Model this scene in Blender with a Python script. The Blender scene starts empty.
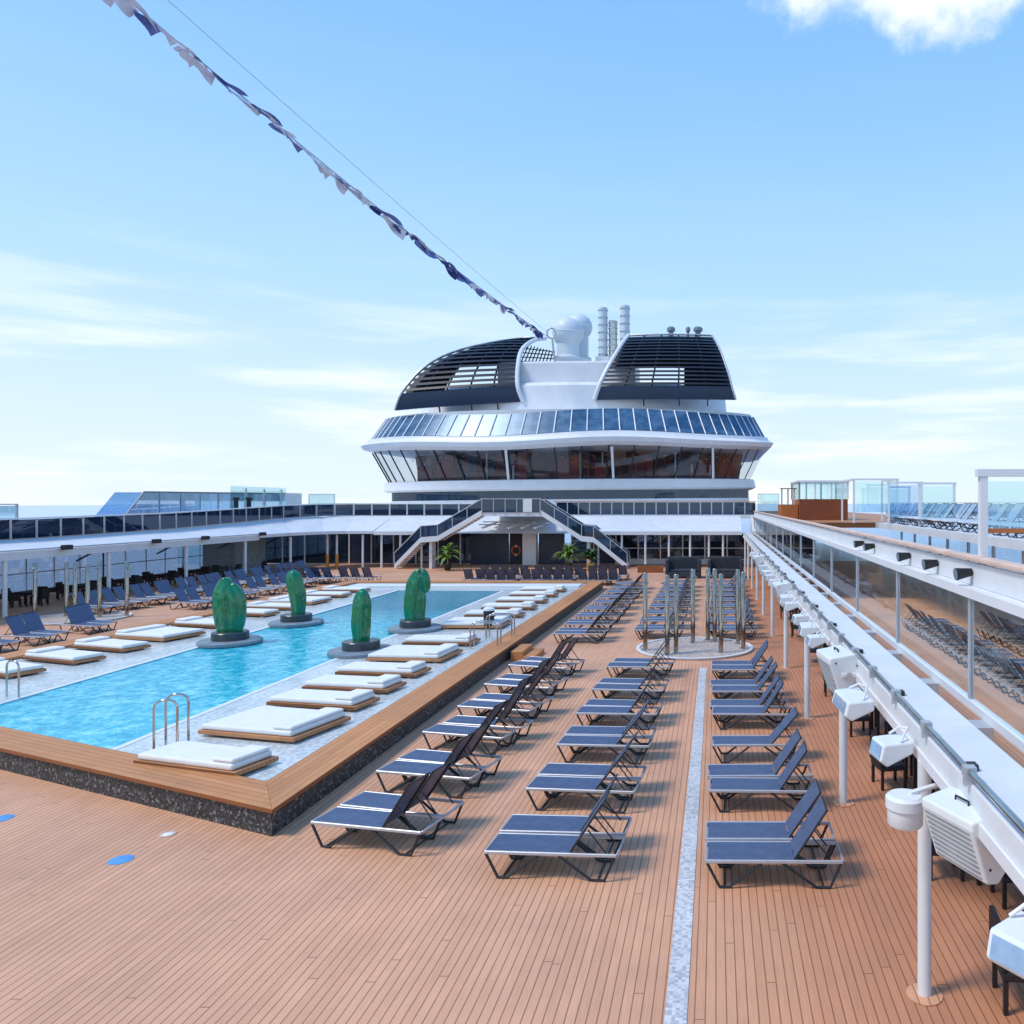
import bpy, math, random
from mathutils import Vector, Matrix
R = math.radians
rnd = random.Random(7)
sc = bpy.context.scene
col = sc.collection

# ------------------------------------------------------------------ materials
def new_mat(name):
    m = bpy.data.materials.new(name); m.use_nodes = True
    nt = m.node_tree; nt.nodes.clear()
    out = nt.nodes.new('ShaderNodeOutputMaterial')
    return m, nt, out
def N(nt, typ, **kw):
    n = nt.nodes.new(typ)
    for k, v in kw.items():
        if k in n.inputs: n.inputs[k].default_value = v
        else: setattr(n, k, v)
    return n
def L(nt, a, b): nt.links.new(a, b)
def c4(c): return (c[0], c[1], c[2], 1)

def paint(name, c, rough=.5, metal=0., var=.12, scale=1.5, spec=.5, bump=0., bscale=40., coat=0.):
    m, nt, out = new_mat(name)
    p = N(nt, 'ShaderNodeBsdfPrincipled', Roughness=rough, Metallic=metal)
    p.inputs['Specular IOR Level'].default_value = spec
    p.inputs['Coat Weight'].default_value = coat
    tc = N(nt, 'ShaderNodeTexCoord')
    no = N(nt, 'ShaderNodeTexNoise', Scale=scale, Detail=6., Roughness=.65)
    L(nt, tc.outputs['Object'], no.inputs['Vector'])
    cr = N(nt, 'ShaderNodeValToRGB')
    cr.color_ramp.elements[0].position = .3; cr.color_ramp.elements[1].position = .7
    cr.color_ramp.elements[0].color = c4([x*(1-var) for x in c])
    cr.color_ramp.elements[1].color = c4([min(1, x*(1+var*.6)) for x in c])
    L(nt, no.outputs['Fac'], cr.inputs['Fac']); L(nt, cr.outputs['Color'], p.inputs['Base Color'])
    if bump:
        n2 = N(nt, 'ShaderNodeTexNoise', Scale=bscale, Detail=3.)
        L(nt, tc.outputs['Object'], n2.inputs['Vector'])
        b = N(nt, 'ShaderNodeBump', Strength=bump, Distance=.02)
        L(nt, n2.outputs['Fac'], b.inputs['Height']); L(nt, b.outputs['Normal'], p.inputs['Normal'])
    L(nt, p.outputs[0], out.inputs[0])
    return m

def planks(name, ca, cb, seam, width, length, rough=.55, rot=True, big=.18, seamw=.008, shelter=None):
    """boards along local Y (rot) or local X, with tone differences, seams, dirt"""
    m, nt, out = new_mat(name)
    p = N(nt, 'ShaderNodeBsdfPrincipled', Roughness=rough)
    p.inputs['Specular IOR Level'].default_value = .35
    tc = N(nt, 'ShaderNodeTexCoord')
    mp = N(nt, 'ShaderNodeMapping')
    if rot: mp.inputs['Rotation'].default_value = (0, 0, R(90))
    L(nt, tc.outputs['Object'], mp.inputs['Vector'])
    br = N(nt, 'ShaderNodeTexBrick', Scale=1.0)
    br.offset = .37; br.squash = 1
    br.inputs['Color1'].default_value = c4(ca); br.inputs['Color2'].default_value = c4(cb)
    br.inputs['Mortar'].default_value = c4(seam)
    br.inputs['Mortar Size'].default_value = seamw; br.inputs['Mortar Smooth'].default_value = .2
    br.inputs['Brick Width'].default_value = length; br.inputs['Row Height'].default_value = width
    sp = N(nt, 'ShaderNodeSeparateXYZ'); L(nt, mp.outputs[0], sp.inputs[0])
    dv = N(nt, 'ShaderNodeMath', operation='DIVIDE'); L(nt, sp.outputs['Y'], dv.inputs[0]); dv.inputs[1].default_value = width
    fl_ = N(nt, 'ShaderNodeMath', operation='FLOOR'); L(nt, dv.outputs[0], fl_.inputs[0])
    wn = N(nt, 'ShaderNodeTexWhiteNoise', noise_dimensions='1D'); L(nt, fl_.outputs[0], wn.inputs['W'])
    sh_ = N(nt, 'ShaderNodeMath', operation='MULTIPLY_ADD'); L(nt, wn.outputs['Value'], sh_.inputs[0]); sh_.inputs[1].default_value = length*7.3; L(nt, sp.outputs['X'], sh_.inputs[2])
    cb_ = N(nt, 'ShaderNodeCombineXYZ'); L(nt, sh_.outputs[0], cb_.inputs['X']); L(nt, sp.outputs['Y'], cb_.inputs['Y'])
    L(nt, cb_.outputs[0], br.inputs['Vector'])
    n1 = N(nt, 'ShaderNodeTexNoise', Scale=.35, Detail=7., Roughness=.65)
    L(nt, tc.outputs['Object'], n1.inputs['Vector'])
    mr = N(nt, 'ShaderNodeMapRange'); mr.inputs['From Min'].default_value = .3; mr.inputs['From Max'].default_value = .7
    mr.inputs['To Min'].default_value = 1-big; mr.inputs['To Max'].default_value = 1+big*.7
    L(nt, n1.outputs['Fac'], mr.inputs['Value'])
    # grain along the board
    mg = N(nt, 'ShaderNodeMapping'); mg.inputs['Scale'].default_value = (40, 1.5, 1) if rot else (1.5, 40, 1)
    L(nt, tc.outputs['Object'], mg.inputs['Vector'])
    n2 = N(nt, 'ShaderNodeTexNoise', Scale=1.2, Detail=4.)
    L(nt, mg.outputs[0], n2.inputs['Vector'])
    mr2 = N(nt, 'ShaderNodeMapRange'); mr2.inputs['To Min'].default_value = .8; mr2.inputs['To Max'].default_value = 1.2
    L(nt, n2.outputs['Fac'], mr2.inputs['Value'])
    mu = N(nt, 'ShaderNodeMath', operation='MULTIPLY'); L(nt, mr.outputs[0], mu.inputs[0]); L(nt, mr2.outputs[0], mu.inputs[1])
    vm = N(nt, 'ShaderNodeVectorMath', operation='SCALE'); L(nt, br.outputs['Color'], vm.inputs[0]); L(nt, mu.outputs[0], vm.inputs['Scale'])
    colour = vm.outputs[0]
    if shelter:  # canopy shade painted into the board colour, a darker band across X
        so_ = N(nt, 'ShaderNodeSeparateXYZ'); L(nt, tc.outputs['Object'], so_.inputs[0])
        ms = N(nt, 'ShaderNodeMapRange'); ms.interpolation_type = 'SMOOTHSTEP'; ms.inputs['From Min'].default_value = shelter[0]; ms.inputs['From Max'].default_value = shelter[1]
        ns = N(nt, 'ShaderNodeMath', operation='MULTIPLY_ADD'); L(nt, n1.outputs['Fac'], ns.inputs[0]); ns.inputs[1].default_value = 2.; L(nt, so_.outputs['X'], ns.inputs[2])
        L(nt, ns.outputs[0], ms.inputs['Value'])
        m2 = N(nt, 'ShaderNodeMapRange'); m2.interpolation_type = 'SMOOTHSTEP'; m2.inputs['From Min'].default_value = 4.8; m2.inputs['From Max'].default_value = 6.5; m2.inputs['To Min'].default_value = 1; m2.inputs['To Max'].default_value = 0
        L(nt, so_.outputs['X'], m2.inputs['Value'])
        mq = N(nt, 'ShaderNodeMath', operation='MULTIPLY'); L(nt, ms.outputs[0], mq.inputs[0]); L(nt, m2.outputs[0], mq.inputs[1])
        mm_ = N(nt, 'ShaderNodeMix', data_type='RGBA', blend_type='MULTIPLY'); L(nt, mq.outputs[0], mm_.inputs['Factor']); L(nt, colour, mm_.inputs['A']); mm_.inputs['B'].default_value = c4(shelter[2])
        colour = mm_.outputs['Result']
    L(nt, colour, p.inputs['Base Color'])
    b = N(nt, 'ShaderNodeBump', Strength=.35, Distance=.01); b.invert = True
    L(nt, br.outputs['Fac'], b.inputs['Height']); L(nt, b.outputs['Normal'], p.inputs['Normal'])
    mr3 = N(nt, 'ShaderNodeMapRange'); mr3.inputs['To Min'].default_value = rough-.12; mr3.inputs['To Max'].default_value = rough+.15
    L(nt, n1.outputs['Fac'], mr3.inputs['Value']); L(nt, mr3.outputs[0], p.inputs['Roughness'])
    L(nt, p.outputs[0], out.inputs[0])
    return m

def speckle(name, cols, scale, rough=.4, kind='F1'):
    """granite / mosaic: a voronoi cell colour through a ramp"""
    m, nt, out = new_mat(name)
    p = N(nt, 'ShaderNodeBsdfPrincipled', Roughness=rough)
    tc = N(nt, 'ShaderNodeTexCoord')
    v = N(nt, 'ShaderNodeTexVoronoi', Scale=scale)
    if kind == 'mosaic': v.distance = 'CHEBYCHEV'; v.inputs['Randomness'].default_value = .1
    L(nt, tc.outputs['Object'], v.inputs['Vector'])
    sx = N(nt, 'ShaderNodeSeparateColor'); L(nt, v.outputs['Color'], sx.inputs[0])
    cr = N(nt, 'ShaderNodeValToRGB'); e = cr.color_ramp.elements
    while len(e) < len(cols): e.new(.5)
    for i, (pos, c) in enumerate(cols): e[i].position = pos; e[i].color = c4(c)
    L(nt, sx.outputs[0], cr.inputs['Fac'])
    n1 = N(nt, 'ShaderNodeTexNoise', Scale=.6, Detail=5.); L(nt, tc.outputs['Object'], n1.inputs['Vector'])
    mr = N(nt, 'ShaderNodeMapRange'); mr.inputs['To Min'].default_value = .75; mr.inputs['To Max'].default_value = 1.2
    L(nt, n1.outputs['Fac'], mr.inputs['Value'])
    vm = N(nt, 'ShaderNodeVectorMath', operation='SCALE'); L(nt, cr.outputs[0], vm.inputs[0]); L(nt, mr.outputs[0], vm.inputs['Scale'])
    L(nt, vm.outputs[0], p.inputs['Base Color'])
    L(nt, p.outputs[0], out.inputs[0])
    return m

def coated_glass(name, dark, tint, fac, wav=.0, wscale=.6, rough=.015, interior=None):
    """window glass seen from outside: dim interior plus a mirror-like coating"""
    m, nt, out = new_mat(name)
    tc = N(nt, 'ShaderNodeTexCoord')
    d = N(nt, 'ShaderNodeBsdfDiffuse', Color=c4(dark))
    if interior:
        mp = N(nt, 'ShaderNodeMapping'); mp.inputs['Scale'].default_value = interior[0]
        L(nt, tc.outputs['Object'], mp.inputs['Vector'])
        n1 = N(nt, 'ShaderNodeTexNoise', Scale=1., Detail=8., Roughness=.72); L(nt, mp.outputs[0], n1.inputs['Vector'])
        cr = N(nt, 'ShaderNodeValToRGB'); e = cr.color_ramp.elements
        cols = interior[1]
        while len(e) < len(cols): e.new(.5)
        for i, (pos, c) in enumerate(cols): e[i].position = pos; e[i].color = c4(c)
        L(nt, n1.outputs['Fac'], cr.inputs['Fac']); L(nt, cr.outputs[0], d.inputs['Color'])
    g = N(nt, 'ShaderNodeBsdfGlossy', Color=c4(tint), Roughness=rough)
    if wav:
        n2 = N(nt, 'ShaderNodeTexNoise', Scale=wscale, Detail=2.); L(nt, tc.outputs['Object'], n2.inputs['Vector'])
        b = N(nt, 'ShaderNodeBump', Strength=wav, Distance=.05); L(nt, n2.outputs['Fac'], b.inputs['Height'])
        L(nt, b.outputs['Normal'], g.inputs['Normal'])
    lw = N(nt, 'ShaderNodeLayerWeight', Blend=.35)
    mr = N(nt, 'ShaderNodeMapRange'); mr.inputs['To Min'].default_value = fac; mr.inputs['To Max'].default_value = min(1, fac+.35)
    L(nt, lw.outputs['Fresnel'], mr.inputs['Value'])
    mx = N(nt, 'ShaderNodeMixShader'); L(nt, mr.outputs[0], mx.inputs[0]); L(nt, d.outputs[0], mx.inputs[1]); L(nt, g.outputs[0], mx.inputs[2])
    L(nt, mx.outputs[0], out.inputs[0])
    return m

def clear_glass(name, tint=(.82, .94, .96), fac=.1, rise=.3):
    m, nt, out = new_mat(name)
    t = N(nt, 'ShaderNodeBsdfTransparent', Color=c4(tint))
    g = N(nt, 'ShaderNodeBsdfGlossy', Color=(.9, .97, 1, 1), Roughness=.03)
    lw = N(nt, 'ShaderNodeLayerWeight', Blend=.3)
    mr = N(nt, 'ShaderNodeMapRange'); mr.inputs['To Min'].default_value = fac; mr.inputs['To Max'].default_value = fac+rise
    L(nt, lw.outputs['Fresnel'], mr.inputs['Value'])
    tc = N(nt, 'ShaderNodeTexCoord'); no = N(nt, 'ShaderNodeTexNoise', Scale=1.2); L(nt, tc.outputs['Object'], no.inputs['Vector'])
    ad = N(nt, 'ShaderNodeMath', operation='MULTIPLY_ADD'); L(nt, no.outputs['Fac'], ad.inputs[0]); ad.inputs[1].default_value = .12 if fac > .05 else .04; L(nt, mr.outputs[0], ad.inputs[2])
    mx = N(nt, 'ShaderNodeMixShader'); L(nt, ad.outputs[0], mx.inputs[0]); L(nt, t.outputs[0], mx.inputs[1]); L(nt, g.outputs[0], mx.inputs[2])
    L(nt, mx.outputs[0], out.inputs[0])
    return m

def water_mat():
    m, nt, out = new_mat('pool_water')
    p = N(nt, 'ShaderNodeBsdfPrincipled', Roughness=.06, IOR=1.26)
    tc = N(nt, 'ShaderNodeTexCoord')
    # water colour with caustic light painted in as pale mottles, deeper teal far off
    n0 = N(nt, 'ShaderNodeTexNoise', Scale=1.6, Detail=3.); L(nt, tc.outputs['Object'], n0.inputs['Vector'])
    vd = N(nt, 'ShaderNodeVectorMath', operation='MULTIPLY_ADD'); L(nt, n0.outputs['Color'], vd.inputs[0]); vd.inputs[1].default_value = (.35, .35, .35); L(nt, tc.outputs['Object'], vd.inputs[2])
    v = N(nt, 'ShaderNodeTexVoronoi', Scale=3.4); v.feature = 'SMOOTH_F1'; L(nt, vd.outputs[0], v.inputs['Vector'])
    n1 = N(nt, 'ShaderNodeTexNoise', Scale=8., Detail=5., Roughness=.8); L(nt, vd.outputs[0], n1.inputs['Vector'])
    ad = N(nt, 'ShaderNodeMath', operation='MULTIPLY_ADD'); L(nt, v.outputs['Distance'], ad.inputs[0]); ad.inputs[1].default_value = .42; L(nt, n1.outputs['Fac'], ad.inputs[2])
    cr = N(nt, 'ShaderNodeValToRGB'); e = cr.color_ramp.elements
    e[0].position = .42; e[0].color = (.012, .28, .42, 1); e[1].position = .92; e[1].color = (.34, .82, .85, 1)
    k = e.new(.66); k.color = (.02, .50, .63, 1)
    L(nt, ad.outputs[0], cr.inputs['Fac'])
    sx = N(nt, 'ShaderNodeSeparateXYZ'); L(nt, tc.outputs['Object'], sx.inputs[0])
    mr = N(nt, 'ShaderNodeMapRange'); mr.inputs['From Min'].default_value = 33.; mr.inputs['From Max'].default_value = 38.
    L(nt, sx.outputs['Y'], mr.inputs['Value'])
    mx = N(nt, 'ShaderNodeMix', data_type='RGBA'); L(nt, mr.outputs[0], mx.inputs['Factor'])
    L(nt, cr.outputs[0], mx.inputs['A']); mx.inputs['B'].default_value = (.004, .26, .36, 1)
    L(nt, mx.outputs['Result'], p.inputs['Base Color'])
    n3 = N(nt, 'ShaderNodeTexNoise', Scale=4.5, Detail=4.); L(nt, tc.outputs['Object'], n3.inputs['Vector'])
    b = N(nt, 'ShaderNodeBump', Strength=.5, Distance=.06); L(nt, n3.outputs['Fac'], b.inputs['Height']); L(nt, b.outputs['Normal'], p.inputs['Normal'])
    L(nt, p.outputs[0], out.inputs[0])
    return m

def sea_mat():
    m, nt, out = new_mat('sea_water')
    p = N(nt, 'ShaderNodeBsdfPrincipled', Roughness=.22, IOR=1.33)
    p.inputs['Base Color'].default_value = (.06, .22, .42, 1)
    tc = N(nt, 'ShaderNodeTexCoord')
    n3 = N(nt, 'ShaderNodeTexNoise', Scale=.12, Detail=5.); L(nt, tc.outputs['Object'], n3.inputs['Vector'])
    cr = N(nt, 'ShaderNodeValToRGB'); cr.color_ramp.elements[0].color = (.04, .17, .36, 1); cr.color_ramp.elements[1].color = (.10, .30, .52, 1)
    L(nt, n3.outputs['Fac'], cr.inputs['Fac']); L(nt, cr.outputs[0], p.inputs['Base Color'])
    b = N(nt, 'ShaderNodeBump', Strength=.6, Distance=1.); L(nt, n3.outputs['Fac'], b.inputs['Height']); L(nt, b.outputs['Normal'], p.inputs['Normal'])
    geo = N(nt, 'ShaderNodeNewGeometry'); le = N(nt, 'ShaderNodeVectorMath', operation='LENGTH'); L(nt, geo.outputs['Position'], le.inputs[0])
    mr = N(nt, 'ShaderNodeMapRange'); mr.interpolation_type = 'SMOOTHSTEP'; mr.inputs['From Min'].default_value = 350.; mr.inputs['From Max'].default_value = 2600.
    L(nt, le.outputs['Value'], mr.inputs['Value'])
    hz = N(nt, 'ShaderNodeBsdfDiffuse'); hz.inputs['Color'].default_value = (.60, .66, .70, 1)  # aerial haze painted into the sea: colour pales with distance from the ship
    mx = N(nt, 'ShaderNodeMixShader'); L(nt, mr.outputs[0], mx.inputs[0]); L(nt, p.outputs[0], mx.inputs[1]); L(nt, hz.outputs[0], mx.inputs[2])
    L(nt, mx.outputs[0], out.inputs[0])
    return m

M = dict(
    deck=planks('deck_boards', (.72, .385, .222), (.665, .345, .193), (.34, .155, .085), .115, 9., .55, big=.17, shelter=(-.5, 4.2, (.76, .60, .50))),  # shelter sets the shade painted into the deck under the right canopy
    coping=planks('coping_boards', (.62, .27, .095), (.54, .225, .075), (.28, .095, .03), .14, 2.4, .5, rot=False, seamw=.006),
    teak=planks('teak', (.50, .23, .10), (.44, .19, .08), (.2, .08, .03), .1, 1.5, .5, rot=False, seamw=.004),
    granite=speckle('dark_granite', [(0, (.012, .013, .014)), (.55, (.035, .037, .038)), (.85, (.08, .083, .083)), (1, (.24, .25, .24))], 26, .6),
    mosaic=speckle('ledge_mosaic', [(0, (.44, .51, .50)), (.5, (.60, .64, .62)), (1, (.74, .77, .75))], 14, .22, 'mosaic'),
    sand=speckle('sand_mosaic', [(0, (.40, .30, .23)), (.5, (.52, .42, .34)), (1, (.62, .55, .48))], 14, .4, 'mosaic'),
    lens=paint('pale_blue_lens', (.30, .45, .62), .12, var=.2, scale=6., coat=.5),
    strip=speckle('strip_mosaic', [(0, (.40, .40, .40)), (.5, (.60, .59, .57)), (1, (.72, .71, .68))], 24, .4, 'mosaic'),
    water=water_mat(), sea=sea_mat(),
    white=paint('white_paint', (.75, .76, .77), .4, var=.07, scale=.8),
    white2=paint('weathered_white_paint', (.70, .72, .73), .5, var=.09, scale=1.1, bump=.05),
    offwhite=paint('offwhite_plastic', (.74, .77, .77), .45, var=.06, scale=3.),
    cushion=paint('white_cushion', (.80, .79, .75), .9, var=.06, scale=4., bump=.25, bscale=9.),
    sling=paint('blue_sling', (.066, .095, .175), .45, var=.3, scale=7., spec=.7, bump=.2, bscale=120.),
    sling2=paint('grey_sling', (.30, .42, .50), .75, var=.2, scale=7., bump=.2, bscale=180.),
    alu=paint('brushed_aluminium', (.50, .51, .53), .38, metal=.35, var=.1, scale=6.),
    black=paint('black_metal', (.014, .015, .018), .45, var=.2, scale=5.),
    wicker=paint('dark_wicker', (.018, .016, .016), .7, var=.5, scale=30., bump=.6, bscale=60.),
    cabana=paint('dark_canvas', (.035, .042, .055), .85, var=.4, scale=3., bump=.4, bscale=6.),
    steel=paint('polished_steel', (.55, .53, .50), .12, metal=1., var=.25, scale=2.5),
    bronze=paint('brown_steel', (.42, .36, .30), .10, metal=.95, var=.5, scale=2.2),
    disc=paint('grey_stone_disc', (.20, .24, .27), .35, var=.3, scale=3.),
    green=paint('green_glazed_stone', (.0, .17, .062), .09, var=.25, scale=6., spec=.5, coat=.5, bump=.06, bscale=5.),
    slate=paint('dark_slate', (.045, .055, .065), .3, var=.3, scale=4.),
    navy=paint('navy_paint', (.006, .022, .058), .35, var=.25, scale=.5),
    louvre=paint('dark_louvre_paint', (.010, .014, .024), .45, var=.3, scale=.6),
    funnel=paint('dark_funnel_casing', (.016, .02, .03), .6, var=.5, scale=.5),
    dome=paint('radome_plastic', (.62, .68, .70), .5, var=.05, scale=.5),
    orange=paint('orange_paint', (.72, .27, .03), .5, var=.15),
    kiosk=planks('orange_wood', (.52, .17, .05), (.43, .13, .035), (.22, .06, .02), .35, 3., .5, rot=False, seamw=.02),
    blue_dot=paint('blue_marker_paint', (.10, .33, .66), .6, var=.2, scale=8.),
    bluewall=paint('dark_blue_wall', (.016, .028, .07), .4, var=.4, scale=.9),
    leaf=paint('palm_leaf', (.17, .28, .035), .5, var=.6, scale=3.),
    leaf2=paint('dark_palm_leaf', (.03, .10, .02), .5, var=.6, scale=3.),
    pot=paint('yellow_pot', (.62, .48, .06), .4, var=.15),
    red=paint('lifebuoy_red', (.60, .08, .03), .45, var=.1),
    flag_navy=paint('navy_flag', (.035, .055, .24), .8, var=.4, scale=2.),
    flag_blue=paint('blue_flag', (.16, .22, .52), .8, var=.4, scale=2.),
    flag_white=paint('white_flag', (.75, .76, .82), .8, var=.15, scale=2.),
    rope=paint('pale_rope', (.55, .58, .62), .8, var=.2, scale=5.),
    mirror=coated_glass('coated_windscreen_glass', (.05, .07, .08), (.90, .93, .92), .72, wav=.055, wscale=1.1),
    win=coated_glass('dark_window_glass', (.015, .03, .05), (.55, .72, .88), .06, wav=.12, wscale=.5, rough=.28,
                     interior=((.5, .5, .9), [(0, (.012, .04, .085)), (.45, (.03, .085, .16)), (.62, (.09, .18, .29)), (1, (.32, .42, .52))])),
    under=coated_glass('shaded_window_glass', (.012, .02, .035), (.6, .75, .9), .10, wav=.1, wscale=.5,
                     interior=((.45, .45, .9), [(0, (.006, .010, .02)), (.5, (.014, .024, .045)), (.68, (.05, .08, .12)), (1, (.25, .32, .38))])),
    glass=clear_glass('clear_glass'),
    screen=clear_glass('thin_screen_glass', (.95, .985, .99), .02, .10),
    palewood=paint('bleached_wood', (.70, .50, .40), .55, var=.2, scale=2.),
    aqua=clear_glass('aqua_tinted_glass', (.80, .93, .95), .10),
    blueglass=clear_glass('pale_blue_screen_glass', (.62, .76, .92), .30),
    lglass=clear_glass('lounge_window_glass', (.70, .72, .76), .04, .16),
    maroon=paint('maroon_panel', (.34, .055, .035), .6, var=.6, scale=1.2),
    walnut=paint('walnut_panel', (.20, .075, .045), .6, var=.6, scale=1.2),
    bal=coated_glass('balustrade_glass', (.012, .022, .045), (.6, .72, .9), .08, wav=.05),
)

# ------------------------------------------------------------------ mesh builder
class MB:
    def __init__(s): s.v = []; s.f = []; s.smooth = []
    def add(s, vs, fs, smooth=False):
        o = len(s.v); s.v += [tuple(v) for v in vs]
        s.f += [tuple(o+i for i in f) for f in fs]; s.smooth += [smooth]*len(fs)
        return s
    def box(s, x0, x1, y0, y1, z0, z1):
        return s.add([(x0,y0,z0),(x1,y0,z0),(x1,y1,z0),(x0,y1,z0),(x0,y0,z1),(x1,y0,z1),(x1,y1,z1),(x0,y1,z1)],
                     [(3,2,1,0),(4,5,6,7),(0,1,5,4),(1,2,6,5),(2,3,7,6),(3,0,4,7)])
    def bar(s, a, b, w, h, up=(0,0,1)):
        a, b = Vector(a), Vector(b); d = (b-a).normalized(); up = Vector(up)
        if abs(d.dot(up)) > .98: up = Vector((0,1,0))
        r = d.cross(up).normalized(); u = r.cross(d).normalized()
        r *= w/2; u *= h/2
        return s.add([a-r-u,a+r-u,a+r+u,a-r+u,b-r-u,b+r-u,b+r+u,b-r+u],
                     [(0,1,2,3),(7,6,5,4),(4,5,1,0),(5,6,2,1),(6,7,3,2),(7,4,0,3)])
    def tube(s, path, r, n=8, cap=True):
        path = [Vector(p) for p in path]; rs = r if isinstance(r, (list, tuple)) else [r]*len(path)
        rings = []; prev = None
        for i, p in enumerate(path):
            d = (path[min(i+1, len(path)-1)]-path[max(i-1, 0)]).normalized()
            if prev is None:
                up = Vector((0,0,1)) if abs(d.z) < .9 else Vector((1,0,0))
                u = d.cross(up).normalized()
            else:
                u = (prev - d*prev.dot(d)).normalized()
            prev = u; w = d.cross(u)
            rings.append([p+(u*math.cos(2*math.pi*k/n)+w*math.sin(2*math.pi*k/n))*rs[i] for k in range(n)])
        return s.loft(rings, cap)
    def loft(s, rings, cap=True, closed=True, smooth=True):
        n = len(rings[0]); vs = [v for r in rings for v in r]; fs = []
        for i in range(len(rings)-1):
            for k in range(n if closed else n-1):
                k2 = (k+1) % n
                fs.append((i*n+k, i*n+k2, (i+1)*n+k2, (i+1)*n+k))
        s.add(vs, fs, smooth)
        if cap and closed:
            s.add(rings[0], [tuple(reversed(range(n)))]); s.add(rings[-1], [tuple(range(n))])
        return s
    def ringed(s, prof, n=24): return s.lathe(list(prof)+[prof[0]], n, (0,0,0), False)
    def lathe(s, prof, n=24, c=(0,0,0), cap=True):
        rings = [[(c[0]+r*math.cos(2*math.pi*k/n), c[1]+r*math.sin(2*math.pi*k/n), c[2]+z) for k in range(n)] for r, z in prof]
        return s.loft(rings, cap)
    def prism(s, poly, z0, z1):
        n = len(poly)
        return s.add([(x,y,z0) for x,y in poly]+[(x,y,z1) for x,y in poly],
                     [tuple(reversed(range(n))), tuple(range(n,2*n))]+[(k,(k+1)%n,n+(k+1)%n,n+k) for k in range(n)])
    def prism_y(s, poly, y0, y1):      # poly in x,z
        n = len(poly)
        return s.add([(x,y0,z) for x,z in poly]+[(x,y1,z) for x,z in poly],
                     [tuple(range(n)), tuple(reversed(range(n,2*n)))]+[((k+1)%n,k,n+k,n+(k+1)%n) for k in range(n)])
    def quad(s, a, b, c, d): return s.add([a,b,c,d], [(0,1,2,3)])
    def build(s, name, mat, parent=None, bevel=0., seg=2):
        me = bpy.data.meshes.new(name); me.from_pydata(s.v, [], s.f)
        me.polygons.foreach_set('use_smooth', s.smooth); me.materials.append(M[mat] if isinstance(mat, str) else mat)
        me.update()
        if any(s.smooth): me.set_sharp_from_angle(angle=R(38))
        o = bpy.data.objects.new(name, me); col.objects.link(o)
        if parent: o.parent = parent
        if bevel:
            b = o.modifiers.new('bevel', 'BEVEL'); b.width = bevel; b.segments = seg; b.limit_method = 'ANGLE'; b.angle_limit = R(40)
        return o

def tag(o, label=None, cat=None, group=None, kind=None):
    if label: o['label'] = label
    if cat: o['category'] = cat
    if group: o['group'] = group
    if kind: o['kind'] = kind
    return o
def thing(name, label, cat, loc=(0,0,0), rz=0., group=None):
    o = bpy.data.objects.new(name, None); o.empty_display_size = .2; col.objects.link(o)
    o.location = loc; o.rotation_euler = (0,0,rz)
    return tag(o, label, cat, group)
def copy_tree(o, loc=None, rz=None, label=None, group=None, parent=None):
    c = o.copy(); col.objects.link(c)
    if parent: c.parent = parent
    for ch in list(o.children): copy_tree(ch, parent=c)
    if loc is not None: c.location = loc
    if rz is not None: c.rotation_euler = (0,0,rz)
    if label: c['label'] = label
    if group: c['group'] = group
    return c
ORD = ['nearest','second','third','fourth','fifth','sixth','seventh','eighth','ninth','tenth','eleventh','twelfth','thirteenth','fourteenth','fifteenth',
       'sixteenth','seventeenth','eighteenth','nineteenth','twentieth','twenty-first','twenty-second','twenty-third','twenty-fourth','twenty-fifth','twenty-sixth',
       'twenty-seventh','twenty-eighth','twenty-ninth','thirtieth']
ORDL = ['first']+ORD[1:]
def structure(o): return tag(o, kind='structure')
DZ = 4.4          # level of the upper deck

# ------------------------------------------------------------------ setting
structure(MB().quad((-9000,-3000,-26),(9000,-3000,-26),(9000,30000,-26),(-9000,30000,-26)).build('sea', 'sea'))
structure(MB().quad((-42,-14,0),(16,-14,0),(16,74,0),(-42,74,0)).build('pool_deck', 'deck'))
structure(MB().box(-42,16,-14,110,-22,-.02).build('ship_hull', 'white'))
# upper promenade decks either side and aft
structure(MB().box(9.0,16.1,-14,44,DZ-.3,DZ).build('upper_deck_floor', 'white2'))
structure(MB().box(3.42,16.1,44,108,DZ-.3,DZ).build('upper_deck_floor', 'teak'))
structure(MB().box(-42.4,-37.1,-14,108,DZ-1.,DZ-.12).build('upper_deck_floor', 'white'))
structure(MB().box(-36.6,3.42,70.3,108,DZ-.3,DZ).build('upper_deck_floor', 'white'))

# ------------------------------------------------------------------ swimming pool
PA, PB_, PC, PD = Vector((-7.25,12.75)), Vector((-7.2,50.2)), Vector((-23.7,50.4)), Vector((-23.7,19.9))
def inset(poly, d):
    out = []; n = len(poly)
    for i in range(n):
        p0, p1, p2 = poly[i-1], poly[i], poly[(i+1) % n]
        e1 = (p1-p0).normalized(); e2 = (p2-p1).normalized()
        n1 = Vector((-e1.y, e1.x)); n2 = Vector((-e2.y, e2.x))
        b = (n1+n2).normalized(); out.append(p1+b*(d/b.dot(n1)))
    return out
outer = [PA, PB_, PC, PD]
wallp = inset(outer, .07); inner = inset(outer, .86)
waterp = [Vector((-12.45,16.0)), Vector((-12.35,45.4)), Vector((-18.6,45.6)), Vector((-18.2,18.5))]
pool = thing('swimming_pool', 'large rectangular outdoor pool raised above the deck with dark granite sides', 'swimming pool', (-15,31,0))
def rel(o, p):
    o.parent = p; o.matrix_parent_inverse = Matrix.Translation(p.location).inverted(); return o
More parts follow.
